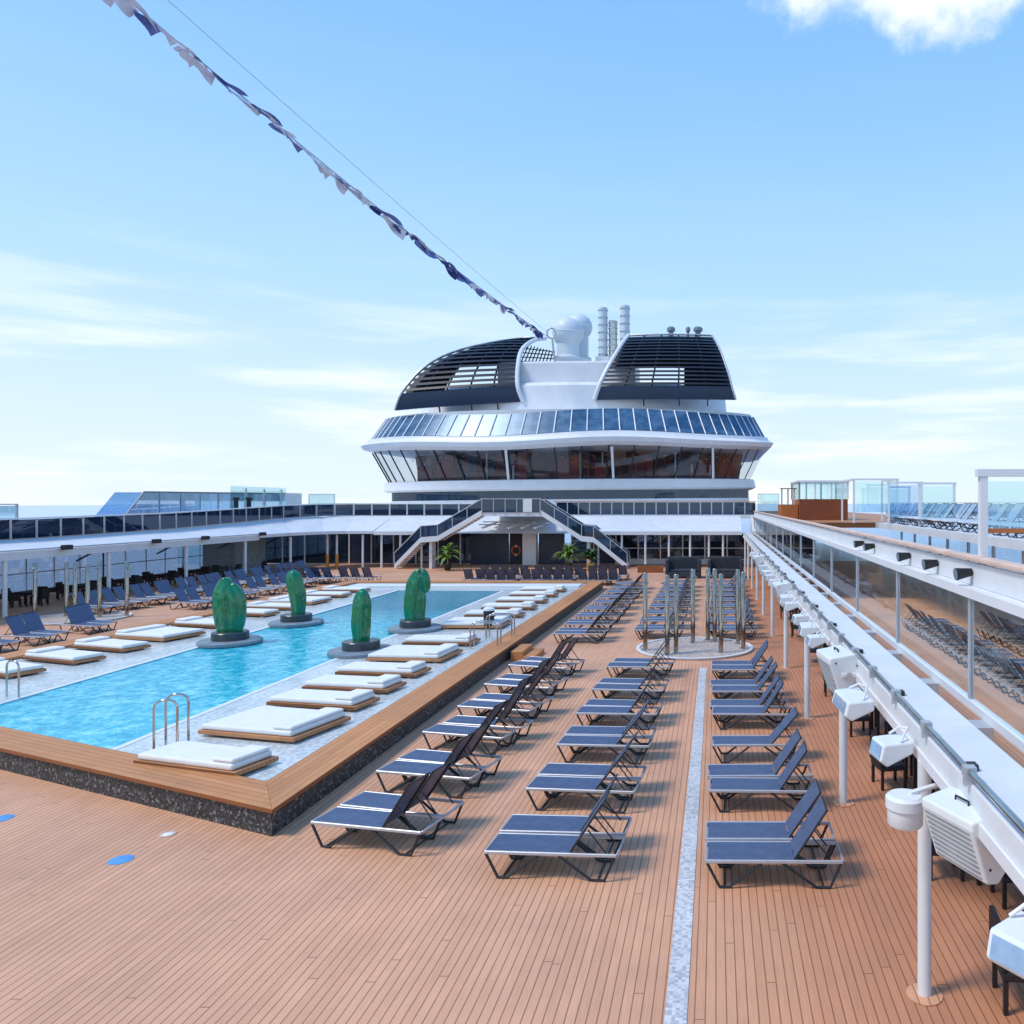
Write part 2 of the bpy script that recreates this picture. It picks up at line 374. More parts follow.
for i in range(4):          # granite side walls, one per side
    a, b = wallp[i], wallp[(i+1) % 4]; a2, b2 = inset(outer, .3)[i], inset(outer, .3)[(i+1) % 4]
    rel(MB().prism([a, b, b2, a2], 0, .41).build('side_wall', 'granite'), pool)
for i in range(4):          # timber coping, mitred, each in its own frame so boards run along it
    a, b, b2, a2 = outer[i], outer[(i+1) % 4], inner[(i+1) % 4], inner[i]
    d = (b-a); ang = math.atan2(d.y, d.x)
    mtx = Matrix.Rotation(-ang, 2)
    loc = [mtx @ (p-a) for p in (a, b, b2, a2)]
    o = MB().prism(loc, .41, .49).build('coping', 'coping', bevel=.012)
    o.location = (a.x, a.y, 0); o.rotation_euler = (0,0,ang)
    bpy.context.view_layer.update()
    rel(o, pool)
for i in range(4):
    a, b, b2, a2 = inner[i], inner[(i+1) % 4], waterp[(i+1) % 4], waterp[i]
    rel(MB().prism([a, b, b2, a2], .1, .40).build('ledge', 'mosaic'), pool)
for i in range(4):          # pale rounded rim at the water's edge
    a, b = waterp[i], waterp[(i+1) % 4]
    rel(MB().bar((a.x,a.y,.395), (b.x,b.y,.395), .16, .03).build('water_edge', 'offwhite'), pool)
# a low white step across the far end
rel(MB().box(-22.2,-8.3,47.2,48.6,.404,.49).build('end_step', 'offwhite', bevel=.02), pool)
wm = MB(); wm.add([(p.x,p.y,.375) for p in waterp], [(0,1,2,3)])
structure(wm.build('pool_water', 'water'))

# wooden steps over the pool wall
st = thing('pool_steps', 'two wooden steps up to the pool coping beside the handrails', 'steps', (-7.15,27.9,0))
MB().box(0,.42,-.75,.75,0,.33).build('step', 'coping', st, .015); MB().box(.424,.85,-.75,.75,0,.17).build('step', 'coping', st, .015)
def handrail(name, label, loc, rz, length=.75, h=.95, gap=.55, grp=None):
    t = thing(name, label, 'handrail', loc, rz, grp)
    for s in (0, 1):
        y = s*gap
        pts = [(0,y,-.05),(0,y,h-.16)] + [(.16-.16*math.cos(a),y,h-.16+.16*math.sin(a)) for a in (R(30),R(60),R(90))] + \
              [(length-.16+.16*math.sin(a),y,h-.16+.16*math.cos(a)) for a in (R(10),R(40),R(70),R(90))] + [(length,y,-.05)]
        rl = MB().tube(pts, .024, 10).build('rail', 'steel', t)
        for xx in (0, length): MB().lathe([(.05,0),(.05,.02),(.026,.03)], 12, (xx,y,0)).build('flange', 'steel', rl)
    return t
handrail('pool_ladder', 'polished steel ladder rails on the near right edge of the pool', (-11.35,15.75,.36), R(12), .42, 1.15, .5)
handrail('pool_ladder', 'polished steel ladder rails on the left pool ledge', (-18.75,20.0,.36), R(-14), .42, 1.0, .5)
handrail('handrail', 'steel handrail on the coping nearest the wooden steps', (-8.6,27.3,.36), R(0), .95, .95, .02+.4)
handrail('handrail', 'steel handrail on the coping behind the wooden steps', (-8.6,29.2,.36), R(0), .95, .95, .4)
b = thing('waste_bin', 'small dark bin with a pale top standing on the pool ledge', 'bin', (-9.2,31.6,.4))
MB().lathe([(.2,0),(.22,.75),(.0,.76)], 20).build('body', 'black', b); MB().lathe([(.23,.75),(.23,.82),(.12,.9),(0,.9)], 20).build('lid', 'offwhite', b)

# daybeds
def make_daybed(w, pillow):
    t = thing('daybed', 'x', 'daybed')
    MB().box(-1.25,1.25,-w/2,w/2,.05,.14).build('base', 'teak', t, .015)
    for x in (-1.0, 1.0):
        for y in (-w/2+.18, w/2-.18): MB().box(x-.06,x+.06,y-.06,y+.06,0,.048).build('foot', 'alu', t)
    MB().box(-1.2,1.14,-w/2+.04,w/2-.04,.142,.262).build('mattress', 'cushion', t, .045, 3)
    if pillow: MB().box(.62,1.12,-w/2+.07,w/2-.07,.265,.345).build('pillow', 'cushion', t, .045, 3)
    return t
singles = make_daybed(1.0, True); doubles = make_daybed(1.75, True)
def place_daybed(first, flag, x, y, rz, label, group):
    if not flag[0]:
        flag[0] = True; first.location = (x,y,.403); first.rotation_euler = (0,0,rz); tag(first, label, None, group); return first
    return copy_tree(first, (x,y,.403), rz, label, group)
f1, f2 = [False], [False]
rightbeds = [(14.35,0),(16.7,1),(18.75,0),(20.4,0),(22.2,0),(24.6,1),(27.0,0),(31.0,1),(33.6,0),(36.0,0),(38.4,0),(40.9,0),(43.2,0)]
for i, (y, dbl) in enumerate(rightbeds):
    y = y*1.03+.38
    k = max(0, min(1, (y-13)/17)); rz = R(-19*(1-k))
    x = -9.9
    if dbl: place_daybed(doubles, f2, x, y, rz, 'wide white cushioned daybed, %s from the camera on the right pool ledge' % ORD[i], 'daybeds on the right pool ledge')
    else: place_daybed(singles, f1, x, y, rz, 'white cushioned daybed on wood, %s from the camera on the right pool ledge' % ORD[i], 'daybeds on the right pool ledge')
leftbeds = [(-20.9,22.6,0),(-20.6,24.4,0),(-20.6,26.3,0),(-20.6,28.6,1),(-20.5,31.1,0),(-20.7,34.2,0),(-20.7,36.2,0),(-20.7,38.4,1),(-20.7,40.9,0),(-20.7,43.2,0)]
for i, (x, y, dbl) in enumerate(leftbeds):
    x, y = x*1.035+.2, y*1.035
    k = max(0, min(1, (y-20)/26)); rz = R(180-24*(1-k))
    if dbl: place_daybed(doubles, f2, x, y, rz, 'wide white daybed, %s from the camera on the left pool ledge' % ORD[i], 'daybeds on the left pool ledge')
    else: place_daybed(singles, f1, x, y, rz, 'white daybed on a wooden base, %s from the camera on the left pool ledge' % ORD[i], 'daybeds on the left pool ledge')

# green sculptures
def lobe(mb, path, rad, n=28, ribs=5, amp=.15, flat=1., ph=0.):
    P = [Vector(p) for p in path]
    # resample smooth
    pts = []; rr = []
    m = len(P)
    for i in range(m-1):
        p0, p1, p2, p3 = P[max(i-1,0)], P[i], P[i+1], P[min(i+2,m-1)]
        r0, r1, r2, r3 = rad[max(i-1,0)], rad[i], rad[i+1], rad[min(i+2,m-1)]
        for k in range(6):
            t = k/6
            f = lambda a,b,c,d: .5*((2*b)+(c-a)*t+(2*a-5*b+4*c-d)*t*t+(3*b-a-3*c+d)*t**3)
            pts.append(Vector([f(p0[j],p1[j],p2[j],p3[j]) for j in range(3)])); rr.append(max(.02, f(r0,r1,r2,r3)))
    pts.append(P[-1]); rr.append(rad[-1])
    rings = []
    for i, p in enumerate(pts):
        d = (pts[min(i+1,len(pts)-1)]-pts[max(i-1,0)]).normalized()
        u = Vector((1,0,0)); u = (u-d*u.dot(d)).normalized(); w = d.cross(u)
        rings.append([p+(u*math.cos(a)+w*math.sin(a)*flat)*rr[i]*(1-amp+amp*abs(math.cos(ribs*a/2+ph))*2*.9) for a in [2*math.pi*k/n for k in range(n)]])
    mb.loft(rings)
sculpt = [
 ((-17.0,27.3), 'broad two-lobed green sculpture with a slanted top, leftmost and widest in the pool',
  [([(-.12,0,0),(-.2,0,.6),(-.3,0,1.3),(-.22,0,1.78),(0,0,1.98),(.06,0,2.02)], [.34,.44,.43,.36,.2,.03]),
   ([(.22,0,0),(.27,0,.5),(.30,0,1.05),(.18,0,1.5),(-.05,0,1.75),(-.12,0,1.8)], [.30,.38,.40,.36,.24,.04])]),
 ((-17.0,31.6), 'slim green sculpture leaning left at the top, on the rear left disc',
  [([(.10,0,0),(.10,0,.5),(.02,0,1.1),(-.14,0,1.65),(-.2,0,1.95),(-.2,0,2.06)], [.30,.34,.37,.36,.22,.03]),
   ([(.16,.05,0),(.2,.05,.6),(.16,.05,1.1),(.02,0,1.5),(-.02,0,1.55)], [.24,.28,.28,.2,.04])]),
 ((-11.6,25.5), 'upright single green column sculpture with a rounded tip, nearest the right ledge',
  [([(0,0,0),(.0,0,.5),(.02,0,1.1),(.04,0,1.6),(.05,0,1.86),(.05,0,1.98)], [.30,.35,.36,.32,.2,.03]),
   ([(.1,-.08,0),(.12,-.1,.5),(.1,-.1,1.0),(.06,-.04,1.35),(.05,0,1.4)], [.2,.24,.24,.18,.03])]),
 ((-11.6,30.1), 'hooked green sculpture bending over to the right, on the rear right disc',
  [([(-.12,0,0),(-.14,0,.5),(-.1,0,1.1),(.04,0,1.65),(.26,0,1.9),(.44,0,1.82),(.52,0,1.55),(.53,0,1.3),(.52,0,1.2)], [.36,.40,.40,.38,.32,.28,.25,.18,.03]),
   ([(.18,0,0),(.22,0,.5),(.24,0,1.0),(.2,0,1.35),(.15,0,1.45)], [.28,.3,.3,.22,.04])]),
]
for (x, y), lab, lobes in sculpt:
    t = thing('fountain_sculpture', lab, 'sculpture', (x*1.04,y*1.04,.38), 0, 'green fountain sculptures')
    MB().lathe([(0,.0),(1.0,0),(1.04,.04),(1.04,.13),(.98,.17),(0,.17)], 48).build('disc', 'disc', t)
    MB().lathe([(0,.172),(.60,.172),(.60,.42),(.57,.45),(0,.45)], 40).build('plinth', 'slate', t)
    mb = MB()
    for k, (pth, rd) in enumerate(lobes): lobe(mb, [(p[0]*1.0, p[1], p[2]*1.0+.42) for p in pth], [r*1.12 for r in rd], flat=.85, ph=k*.7)
    o = mb.build('stone', 'green', t)
    o.scale = (.74,.74,.93)
    rm = o.modifiers.new('remesh', 'REMESH'); rm.mode = 'VOXEL'; rm.voxel_size = .035; rm.use_smooth_shade = True
    sm = o.modifiers.new('smooth', 'SMOOTH'); sm.factor = .5; sm.iterations = 2
    tx = bpy.data.textures.new('folds', 'CLOUDS'); tx.noise_scale = .75; tx.noise_depth = 1
    dp = o.modifiers.new('folds', 'DISPLACE'); dp.texture = tx; dp.strength = .09; dp.mid_level = .5; dp.texture_coords = 'GLOBAL'
# deck fittings
dr = MB().box(-.55,-.31,2.,26.0,.004,.012).build('drain_strip', 'strip')
tag(dr, 'long pale grey mosaic drain strip running down the open deck', 'drain strip')
for (x, y, lab) in [(-9.17,12.02,'round blue floor marker on the bare deck before the pool corner'), (-12.45,13.6,'round blue floor marker at the left edge of the deck by the pool wall')]:
    tag(MB().lathe([(0,.004),(.17,.004),(.16,.009),(0,.009)], 28, (0,0,0)).build('floor_marker', 'blue_dot'), lab, 'floor marker', 'blue floor markers').location = (x,y,0)
dl = thing('deck_light', 'small pale recessed deck light just off the near pool wall', 'deck light', (-9.1,12.95,0))
MB().ringed([(.09,.004),(.12,.004),(.12,.01),(.09,.012)], 24).build('ring', 'palewood', dl); MB().lathe([(0,.003),(.088,.003),(.08,.008),(0,.009)], 20).build('lens', 'cushion', dl)

# ------------------------------------------------------------------ sun loungers
def make_lounger(sling, frame):
    t = thing('sun_lounger', 'x', 'sun lounger')
    W = .66; H = .38
    mb = MB()
    for y in (.02, W-.02): mb.bar((0,y,H), (1.96,y,H), .035, .05)
    mb.bar((.0,.04,H),(.0,W-.04,H), .03, .045); mb.bar((1.96,.04,H),(1.96,W-.04,H), .03, .045)
    mb.build('frame', frame, t, .008, 1)
    mb = MB()                                   # slightly sagging sling
    nx, ny = 8, 6; vs = []; fs = []
    for i in range(nx+1):
        for j in range(ny+1):
            u, v = i/nx, j/ny
            vs.append((.03+u*1.23, .042+v*(W-.084), H+.022-.018*math.sin(math.pi*v)*(.4+.6*math.sin(math.pi*u))))
    for i in range(nx):
        for j in range(ny):
            a = i*(ny+1)+j; fs.append((a, a+ny+1, a+ny+2, a+1))
    mb.add(vs, fs, True).build('seat', sling, t)
    lg = []
    for y in (.02, W-.02):
        for pts in ([(.02,.36),(.20,.02),(.34,.02),(.80,.36)], [(1.10,.36),(1.58,.02),(1.78,.02),(1.93,.36)]):
            MB().tube([(p[0],y,p[1]) for p in pts], .021, 6).build('leg', 'black', t)
    MB().tube([(.27,.03,.022),(.27,W-.03,.022)], .014, 6).build('stretcher', 'black', t); MB().tube([(1.68,.03,.022),(1.68,W-.03,.022)], .014, 6).build('stretcher', 'black', t)
    bk = MB(); Lb = .84
    for y in (.055, W-.055): bk.tube([(0,y,0),(Lb,y,0)], .016, 6)
    bk.tube([(Lb,.055,0),(Lb,W-.055,0)], .016, 6)
    bo = bk.build('backrest', 'black', t); bo.location = (1.27,0,H+.02); bo.rotation_euler = (0,R(-54),0)
    mb = MB(); vs = []; fs = []
    for i in range(7):
        for j in range(7):
            u, v = i/6, j/6
            vs.append((.0+u*(Lb-.005), .045+v*(W-.09), .017-.016*math.sin(math.pi*v)))
    for i in range(6):
        for j in range(6):
            a = i*7+j; fs.append((a, a+7, a+8, a+1))
    mb.add(vs, fs, True).build('backrest_sling', sling, bo)
    for y in (.09, W-.09): MB().tube([(1.52,y,.72),(1.80,y,.37)], .011, 6).build('support_strut', 'black', t)
    return t
lounger = make_lounger('sling', 'alu')
lfirst = [False]
def put_lounger(x, y, rz, label, group, z=0, src=None, flag=None, ang=None):
    src = src or lounger; flag = flag if flag is not None else lfirst
    if not flag[0]:
        flag[0] = True; o = src; o.location = (x,y,z); o.rotation_euler = (0,0,rz); tag(o, label, None, group)
    else: o = copy_tree(src, (x,y,z), rz, label, group)
    return o
def tilt(o, deg):
    for c in o.children:
        if c.name.startswith('backrest'): c.rotation_euler = (0,R(-deg),0)
def row(x0, ys, rz, desc, group, pair=True, singles=(), jit=.04, z=0, **kw):
    n = 0
    for k, y in enumerate(ys):
        for j in ((0, 1) if pair and k not in singles else (0,)):
            dx, dy = -math.sin(rz)*.72*j, math.cos(rz)*.72*j
            rr = rz + R(rnd.uniform(-1.6,1.6))
            o = put_lounger(x0+dx+rnd.uniform(-jit,jit), y+dy, rr, desc % (ORD[n] if n < len(ORD) else 'far'), group, z, **kw)
            if rnd.random() < .8: tilt(o, rnd.gauss(54,2.2))
            n += 1
near = [11.12,13.85,16.45,18.9,21.15,23.9]
row(-.12, near, R(0), 'blue sling lounger, %s from the camera in the row right of the drain strip', 'loungers right of the drain strip', singles=(2,))
row(-3.40, [11.42,13.95,16.5,18.95,21.4,24.35], R(-4), 'blue sling lounger, %s from the camera in the row left of the drain strip', 'loungers left of the drain strip')
row(-6.52, [12.48,14.85,17.4,19.6,22.0,24.6], R(-13), 'blue sling lounger, %s from the camera in the row beside the right pool wall', 'loungers beside the right pool wall')
farys = [31.4+2.35*k for k in range(9)]
row(-6.35, [y-.9 for y in farys], R(0), 'blue lounger past the wooden steps, %s in the row hugging the pool wall', 'loungers past the wooden steps')
row(-3.3, farys, R(0), 'blue lounger behind the shower columns, %s in the left row there', 'loungers behind the shower columns, left row')
row(-.3, farys, R(0), 'blue lounger behind the shower columns, %s in the right row there', 'loungers behind the shower columns, right row')
# row of backs in front of the stairs
for i in range(14):
    put_lounger(-16.8+.70*i+.28*(i//5), 53.6+rnd.uniform(-.1,.1), R(-90)+R(rnd.uniform(-2,2)), 'blue lounger turned away at the stair foot, %s from the left in that line' % ORDL[i], 'loungers lined up before the stairs')
for i in range(14):
    put_lounger(-16.6+.70*i+.28*(i//5), 56.6+rnd.uniform(-.1,.1), R(-90)+R(rnd.uniform(-2,2)), 'blue lounger in the second line before the stairs, %s from the left there' % ORDL[i], 'second line of loungers before the stairs')
for i in range(8):
    put_lounger(-30.5+.9*i, 55.0+rnd.uniform(-.15,.15), R(-90)+R(rnd.uniform(-3,3)), 'blue lounger in front of the left staircase, %s from the left there' % ORDL[i], 'loungers before the left staircase')
# left side of the pool, feet to the water
ly = [27.6,29.7,32.3,39.8,41.8,43.9,46.,48.1,50.2,52.3]
n = 0
for k, y in enumerate(ly):
    for j in (0, 1):
        o = put_lounger(-25.6+rnd.uniform(-.2,.2)-(.6 if k > 2 else .2), y+.74*j+.66, R(180-14)+R(rnd.uniform(-4,4)), 'blue lounger across the pool, %s in the row along the left coping' % ORD[n], 'loungers along the left coping'); n += 1
n = 0
for k in range(12):
    for j in (0, 1):
        o = put_lounger(-29.9+rnd.uniform(-.2,.2), 38.6+1.85*k+.72*j, R(180-8)+R(rnd.uniform(-4,4)), 'blue lounger near the white posts, %s in the outer left row' % ORD[n], 'loungers in the outer left row'); n += 1
# pale loungers on the upper right deck
lounger2 = make_lounger('sling2', 'white'); flag2 = [False]
for i in range(15):
    put_lounger(9.2+rnd.uniform(-.1,.1), 19.4+1.6*i, R(rnd.uniform(-5,5)), 'pale grey lounger on the upper right deck, %s in the row by the rail' % ORD[i], 'upper deck loungers, inner row', DZ, lounger2, flag2)
for i in range(15):
    put_lounger(12.2+rnd.uniform(-.1,.1), 20.4+1.9*i, R(rnd.uniform(-5,5)), 'pale grey lounger on the upper right deck, %s in the row by the sea' % ORD[i], 'upper deck loungers, outer row', DZ, lounger2, flag2)

gl = [9.6+1.78*k for k in range(15)]  # loungers added behind the right glass, standing in for the reflected pool deck
row(10.1, gl, R(180), 'blue lounger added behind the right glass windscreen in place of a reflection, %s in the row nearest the glass', 'added loungers behind the right windscreen, inner row')
row(12.7, [y+3 for y in gl[:12]], R(180), 'blue lounger added behind the right glass windscreen in place of a reflection, %s in the row farther from the glass', 'added loungers behind the right windscreen, outer row')

# ------------------------------------------------------------------ shower columns
def shower_set(pts, cx, cy, rad, place, grp, h=2.85):
    pl = thing('shower_platform', 'round pale mosaic shower platform %s' % place, 'platform', (cx,cy,0))
    MB().lathe([(0,.005),(rad,.005),(rad,.05),(0,.055)], 48).build('floor', 'sand', pl)
    MB().ringed([(rad-.12,.056),(rad,.056),(rad,.085),(rad-.12,.085)], 48).build('rim', 'offwhite', pl)
    first = None
    for i, (x, y, hh) in enumerate(pts):
        lab = 'tall brown steel shower column, %s from the left %s' % (ORDL[i], place)
        if first is None:
            first = thing('shower_column', lab, 'shower', (x,y,.05), 0, grp)
            MB().lathe([(.085,0),(.085,h),(.07,h+.02),(0,h+.02)], 20).build('column', 'bronze', first)
            MB().lathe([(.15,0),(.15,.03),(.088,.05)], 20).build('base_flange', 'steel', first)
            MB().tube([(0,-.08,h-.25),(0,-.22,h-.25)], .02, 8).lathe([(.07,0),(.07,.02),(0,.02)], 14, (0,-.22,h-.29)).build('shower_head', 'steel', first)
            MB().box(-.03,.03,-.11,-.08,1.0,1.12).build('push_button', 'steel', first)
        else: copy_tree(first, (x,y,.05), R(rnd.uniform(-60,60)), lab, grp)
shower_set([(-2.62,28.9,0),(-1.75,28.0,0),(-1.45,28.3,0),(-.9,30.4,0),(-.32,31.0,0),(-.05,30.6,0),(.18,28.4,0),(.85,30.2,0),(1.02,29.2,0)], -.8, 29.4, 2.2, 'beside the right posts', 'shower columns on the right')
shower_set([(-32.3,37.0,0),(-31.3,37.6,0),(-30.4,37.0,0),(-30.2,38.2,0),(-29.4,37.2,0),(-29.0,36.0,0),(-28.4,37.6,0)], -30.3, 37.0, 2.1, 'left of the pool', 'shower columns on the left', 2.6)

# ------------------------------------------------------------------ right canopy strip with posts
cp = thing('canopy_strip', 'long white canopy strip on slender posts along the right side of the deck', 'canopy', (2.35,0,0))
MB().box(-.04,.62,1.5,66,2.62,2.95).build('roof', 'white2', cp, .02)
MB().box(-.075,-.043,1.5,66,2.6,2.72).build('fascia', 'white', cp)
for y in [8.72,14.3,19.95,26.0,32.2,38.3,44.3,50.2,56.2,62.]:
    p = MB().lathe([(.075,0),(.075,2.62)], 20, (-.02,y,0)).build('post', 'white2', cp)
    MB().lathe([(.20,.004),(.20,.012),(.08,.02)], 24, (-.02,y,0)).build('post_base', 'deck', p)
for k in range(28):
    MB().box(.622,.905,2.4+k*2.25,2.75+k*2.25,2.70,2.86).build('bracket', 'alu', cp)
pr = thing('pipe_rail', 'grey steel pipe running along the edge of the right canopy strip', 'pipe rail', (2.305,0,2.93))
MB().tube([(0,1.5,.13),(0,65,.13)], .034, 12).build('pipe', 'steel', pr)
MB().tube([(.09,1.5,.05),(.09,65,.05)], .014, 8).build('cable', 'black', pr)
for k in range(26):
    y = 4.2+k*1.45
    MB().box(-.05,.06,y-.03,y+.03,.0,.09).box(-.055,.055,y-.05,y+.05,.085,.175).build('clamp', 'alu', pr)
    if k % 2 == 0: MB().box(.1,.19,y+.3,y+.42,.0,.08).build('junction_box', 'black', pr)
# kit hanging on the pipe
def speaker(loc, rz, label, s=1.):
    t = thing('loudspeaker', label, 'loudspeaker', loc, rz, 'loudspeakers on the canopy pipe')
    mb = MB()
    prof = [(.26*s,.16*s),(.26*s,.24*s),(-.12*s,.30*s),(-.30*s,.10*s),(-.30*s,-.12*s),(-.06*s,-.38*s),(.08*s,-.36*s)]
    mb.prism_y([(-x, z) for x, z in prof][::-1], -.36*s, .36*s).build('cabinet', 'offwhite', t, .025*s, 3)
    MB().box(-.09*s,.26*s,-.385*s,-.365*s,-.03*s,.03*s).box(-.09*s,.26*s,.365*s,.385*s,-.03*s,.03*s).box(.24*s,.27*s,-.385*s,.385*s,-.04*s,.04*s).build('bracket', 'white', t, .008)
    MB().tube([(-.05*s,-.08*s,.27*s),(-.05*s,-.08*s,.31*s),(-.05*s,.10*s,.31*s),(-.05*s,.10*s,.27*s)], .012*s, 6).build('handle', 'black', t)
    for sy in (-1, 1):
        for bx_, bz in ((-.17,.17),(.14,.13),(-.05,-.22),(.2,-.05)):
            MB().tube([(bx_*s,sy*.355*s,bz*s),(bx_*s,sy*.369*s,bz*s)], .013*s, 8).build('bolt', 'black', t)
        MB().tube([(.02*s,sy*.38*s,0),(.02*s,sy*.40*s,0)], .045*s, 14).build('pivot', 'alu', t)
    mb = MB()
    for k in range(9):
        u = .08+.84*k/8; x_ = (-.26+.18*u-.006)*s; z = (.16-.52*u)*s; mb.bar((x_,-.31*s,z),(x_,.31*s,z),.012*s,.006*s,(.945,0,.327))
    mb.build('grille', 'disc', t)
    return t
def flood(loc, rz, label, s=1., long=False):
    t = thing('floodlight', label, 'floodlight', loc, rz, 'floodlights on the canopy pipe')
    w = .34*s if long else .16*s
    MB().prism_y([(-.30*s,-.10*s),(-.26*s,.06*s),(.05*s,.08*s),(.05*s,-.04*s),(-.22*s,-.16*s)], -w, w).build('housing', 'offwhite', t, .02*s, 2)
    MB().add([(-.302*s,-w*.8,-.085*s),(-.302*s,w*.8,-.085*s),(-.270*s,w*.8,.04*s),(-.270*s,-w*.8,.04*s)], [(3,2,1,0)]).build('lens', 'lens', t)
    MB().tube([(-.08*s,-w*.9,.08*s),(.0,-w*.5,.16*s),(.06*s,0,.17*s),(.0,w*.5,.16*s),(-.08*s,w*.9,.08*s)], .014*s, 6).build('bracket', 'white', t)
    return t
speaker((2.30,7.15,2.50), R(24), 'big white loudspeaker box nearest the camera, on the pipe beside the first post', .95)
speaker((2.08,13.1,2.70), R(8), 'white loudspeaker box hung above the second post from the camera', 1.15)
speaker((2.10,24.3,2.72), R(4), 'white loudspeaker box hung near the fourth post from the camera', 1.15)
speaker((2.10,36.6,2.72), R(4), 'white loudspeaker box hung near the sixth post, farthest of the boxes', 1.2)
flood((2.14,8.95,2.72), R(10), 'small white floodlight with bluish lens just behind the dome camera', 1.15)
flood((2.02,10.75,2.78), R(5), 'long white floodlight on the pipe between first and second posts', 1.15, True)
flood((2.30,5.55,2.42), R(35), 'white floodlight with bright blue lens at the right edge, nearest of all', 1.2)
for i, y in enumerate([15.6,17.0,18.5,20.8,22.3,27.0,28.8,30.6,33.2,39.5,42.]):
    flood((2.12,y,2.78), R(rnd.uniform(-8,12)), 'white floodlight on the pipe past the second post, %s in that run' % ORDL[i], 1.05, i % 3 == 1)
dc = thing('dome_camera', 'round white dome camera housing hanging in front of the nearest post', 'dome camera', (2.00,8.25,2.12))
MB().lathe([(.0,.30),(.17,.30),(.205,.27),(.205,.17),(.19,.16)], 36).build('cap', 'offwhite', dc)
MB().lathe([(.185,.165),(.185,.0),(.17,-.02),(0,-.02)], 36).build('body', 'offwhite', dc)
MB().bar((.05,.0,.31),(.36,.1,.36),.06,.03).build('arm', 'white', dc)

# right windscreen wall: clear glass, with loungers added behind in place of its reflection
ws = thing('glass_windscreen', 'tall clear glass windscreen with thin mullions above the right canopy strip', 'glass wall', (3.3,0,0))
for k in range(17):
    y0 = 2.+k*4.05
    MB().box(-.006,.006,y0+.03,y0+4.02,2.97,4.28).build('pane', 'screen', ws)
    MB().box(-.03,.03,y0-.03,y0+.03,2.93,4.28).build('mullion', 'alu', ws)
MB().box(-.05,.05,1.5,70,2.86,2.965).build('bottom_rail', 'white', ws)
MB().box(-.07,.115,1.5,70,4.285,4.40).build('top_rail', 'white', ws)
bw = thing('bulwark_rail', 'low white bulwark with pale wooden handrail edging the upper right deck', 'handrail', (3.42,0,DZ))
MB().box(0,.05,1.5,70,.004,.30).build('panel', 'white2', bw)
MB().box(-.06,.13,1.5,70,.33,.40).build('handrail', 'palewood', bw, .02)
for k in range(34): MB().box(.0,.06,2+2*k-.03,2+2*k+.03,.301,.329).build('bracket', 'alu', bw)
first = None
for i, y in enumerate([10.4,12.0,13.7,16.8,18.0]):
    lab = 'black round spotlight fixed to the upper right bulwark, %s from the camera' % ORD[i]
    if first is None:
        first = thing('spotlight', lab, 'spotlight', (3.36,y,DZ+.18), 0, 'black spotlights on the right bulwark')
        MB().tube([(.05,0,0),(-.16,0,-.03)], [.05,.085], 16).build('housing', 'black', first)
        MB().tube([(-.161,0,-.03),(-.175,0,-.032)], .076, 16).build('lens', 'disc', first)
    else: copy_tree(first, (3.36,y,DZ+.18), 0, lab)

# wicker furniture beneath the right canopy
def make_chair():
    t = thing('wicker_chair', 'x', 'chair')
    MB().box(-.27,.27,-.27,.27,.36,.46).build('seat', 'wicker', t, .02)
    MB().box(-.28,.28,.23,.29,.462,.92).build('backrest', 'wicker', t, .02)
    for sx in (-1, 1):
        MB().box(sx*.275-.03,sx*.275+.03,-.26,.226,.60,.65).build('armrest', 'wicker', t, .012)
        for sy in (-.23, .23): MB().box(sx*.24-.025,sx*.24+.025,sy-.025,sy+.025,0,.358).build('leg', 'black', t)
    return t
def make_table():
    t = thing('deck_table', 'x', 'table')
    MB().box(-.42,.42,-.42,.42,.70,.745).build('tabletop', 'wicker', t, .01)
    for sx in (-.36, .36):
        for sy in (-.36, .36): MB().box(sx-.03,sx+.03,sy-.03,sy+.03,0,.698).build('leg', 'black', t)
    return t
chair, table = make_chair(), make_table(); cf, tf = [False], [False]
def put(src, flag, x, y, rz, lab, grp):
    if not flag[0]:
        flag[0] = True; src.location = (x,y,0); src.rotation_euler = (0,0,rz); tag(src, lab, None, grp); return src
    return copy_tree(src, (x,y,0), rz, lab, grp)
for i, y in enumerate([8.6,11.6,15.2,18.6,22.4,27.,32.,37.]):
    put(table, tf, 4.15, y, 0, 'dark square table under the right canopy, %s from the camera' % ORD[i], 'tables under the right canopy')
    for j, (dx, dy, rz) in enumerate([(-.78,0,R(90)),(.78,0,R(-90)),(0,.8,0),(0,-.8,R(180))]):
        put(chair, cf, 4.15+dx, y+dy, rz+R(rnd.uniform(-12,12)), 'dark wicker chair under the right canopy, %s side of the %s table from the camera' % (['pool','sea','far','near'][j], ORD[i]), 'wicker chairs under the right canopy')
# cabin wall beneath the upper right deck
cw = thing('window_wall', 'glazed side wall under the upper right deck behind the sheltered loungers', 'window wall', (15.4,0,0))
MB().box(0,.12,-14,70,0,.12).build('sill_wall', 'white', cw)
for k in range(18):
    MB().box(.05,.07,-8+k*4.3,-4+k*4.3,.122,4.08).build('pane', 'screen', cw); MB().box(0,.12,-8.3+k*4.3,-8+k*4.3-.004,.122,4.08).build('mullion', 'white', cw)

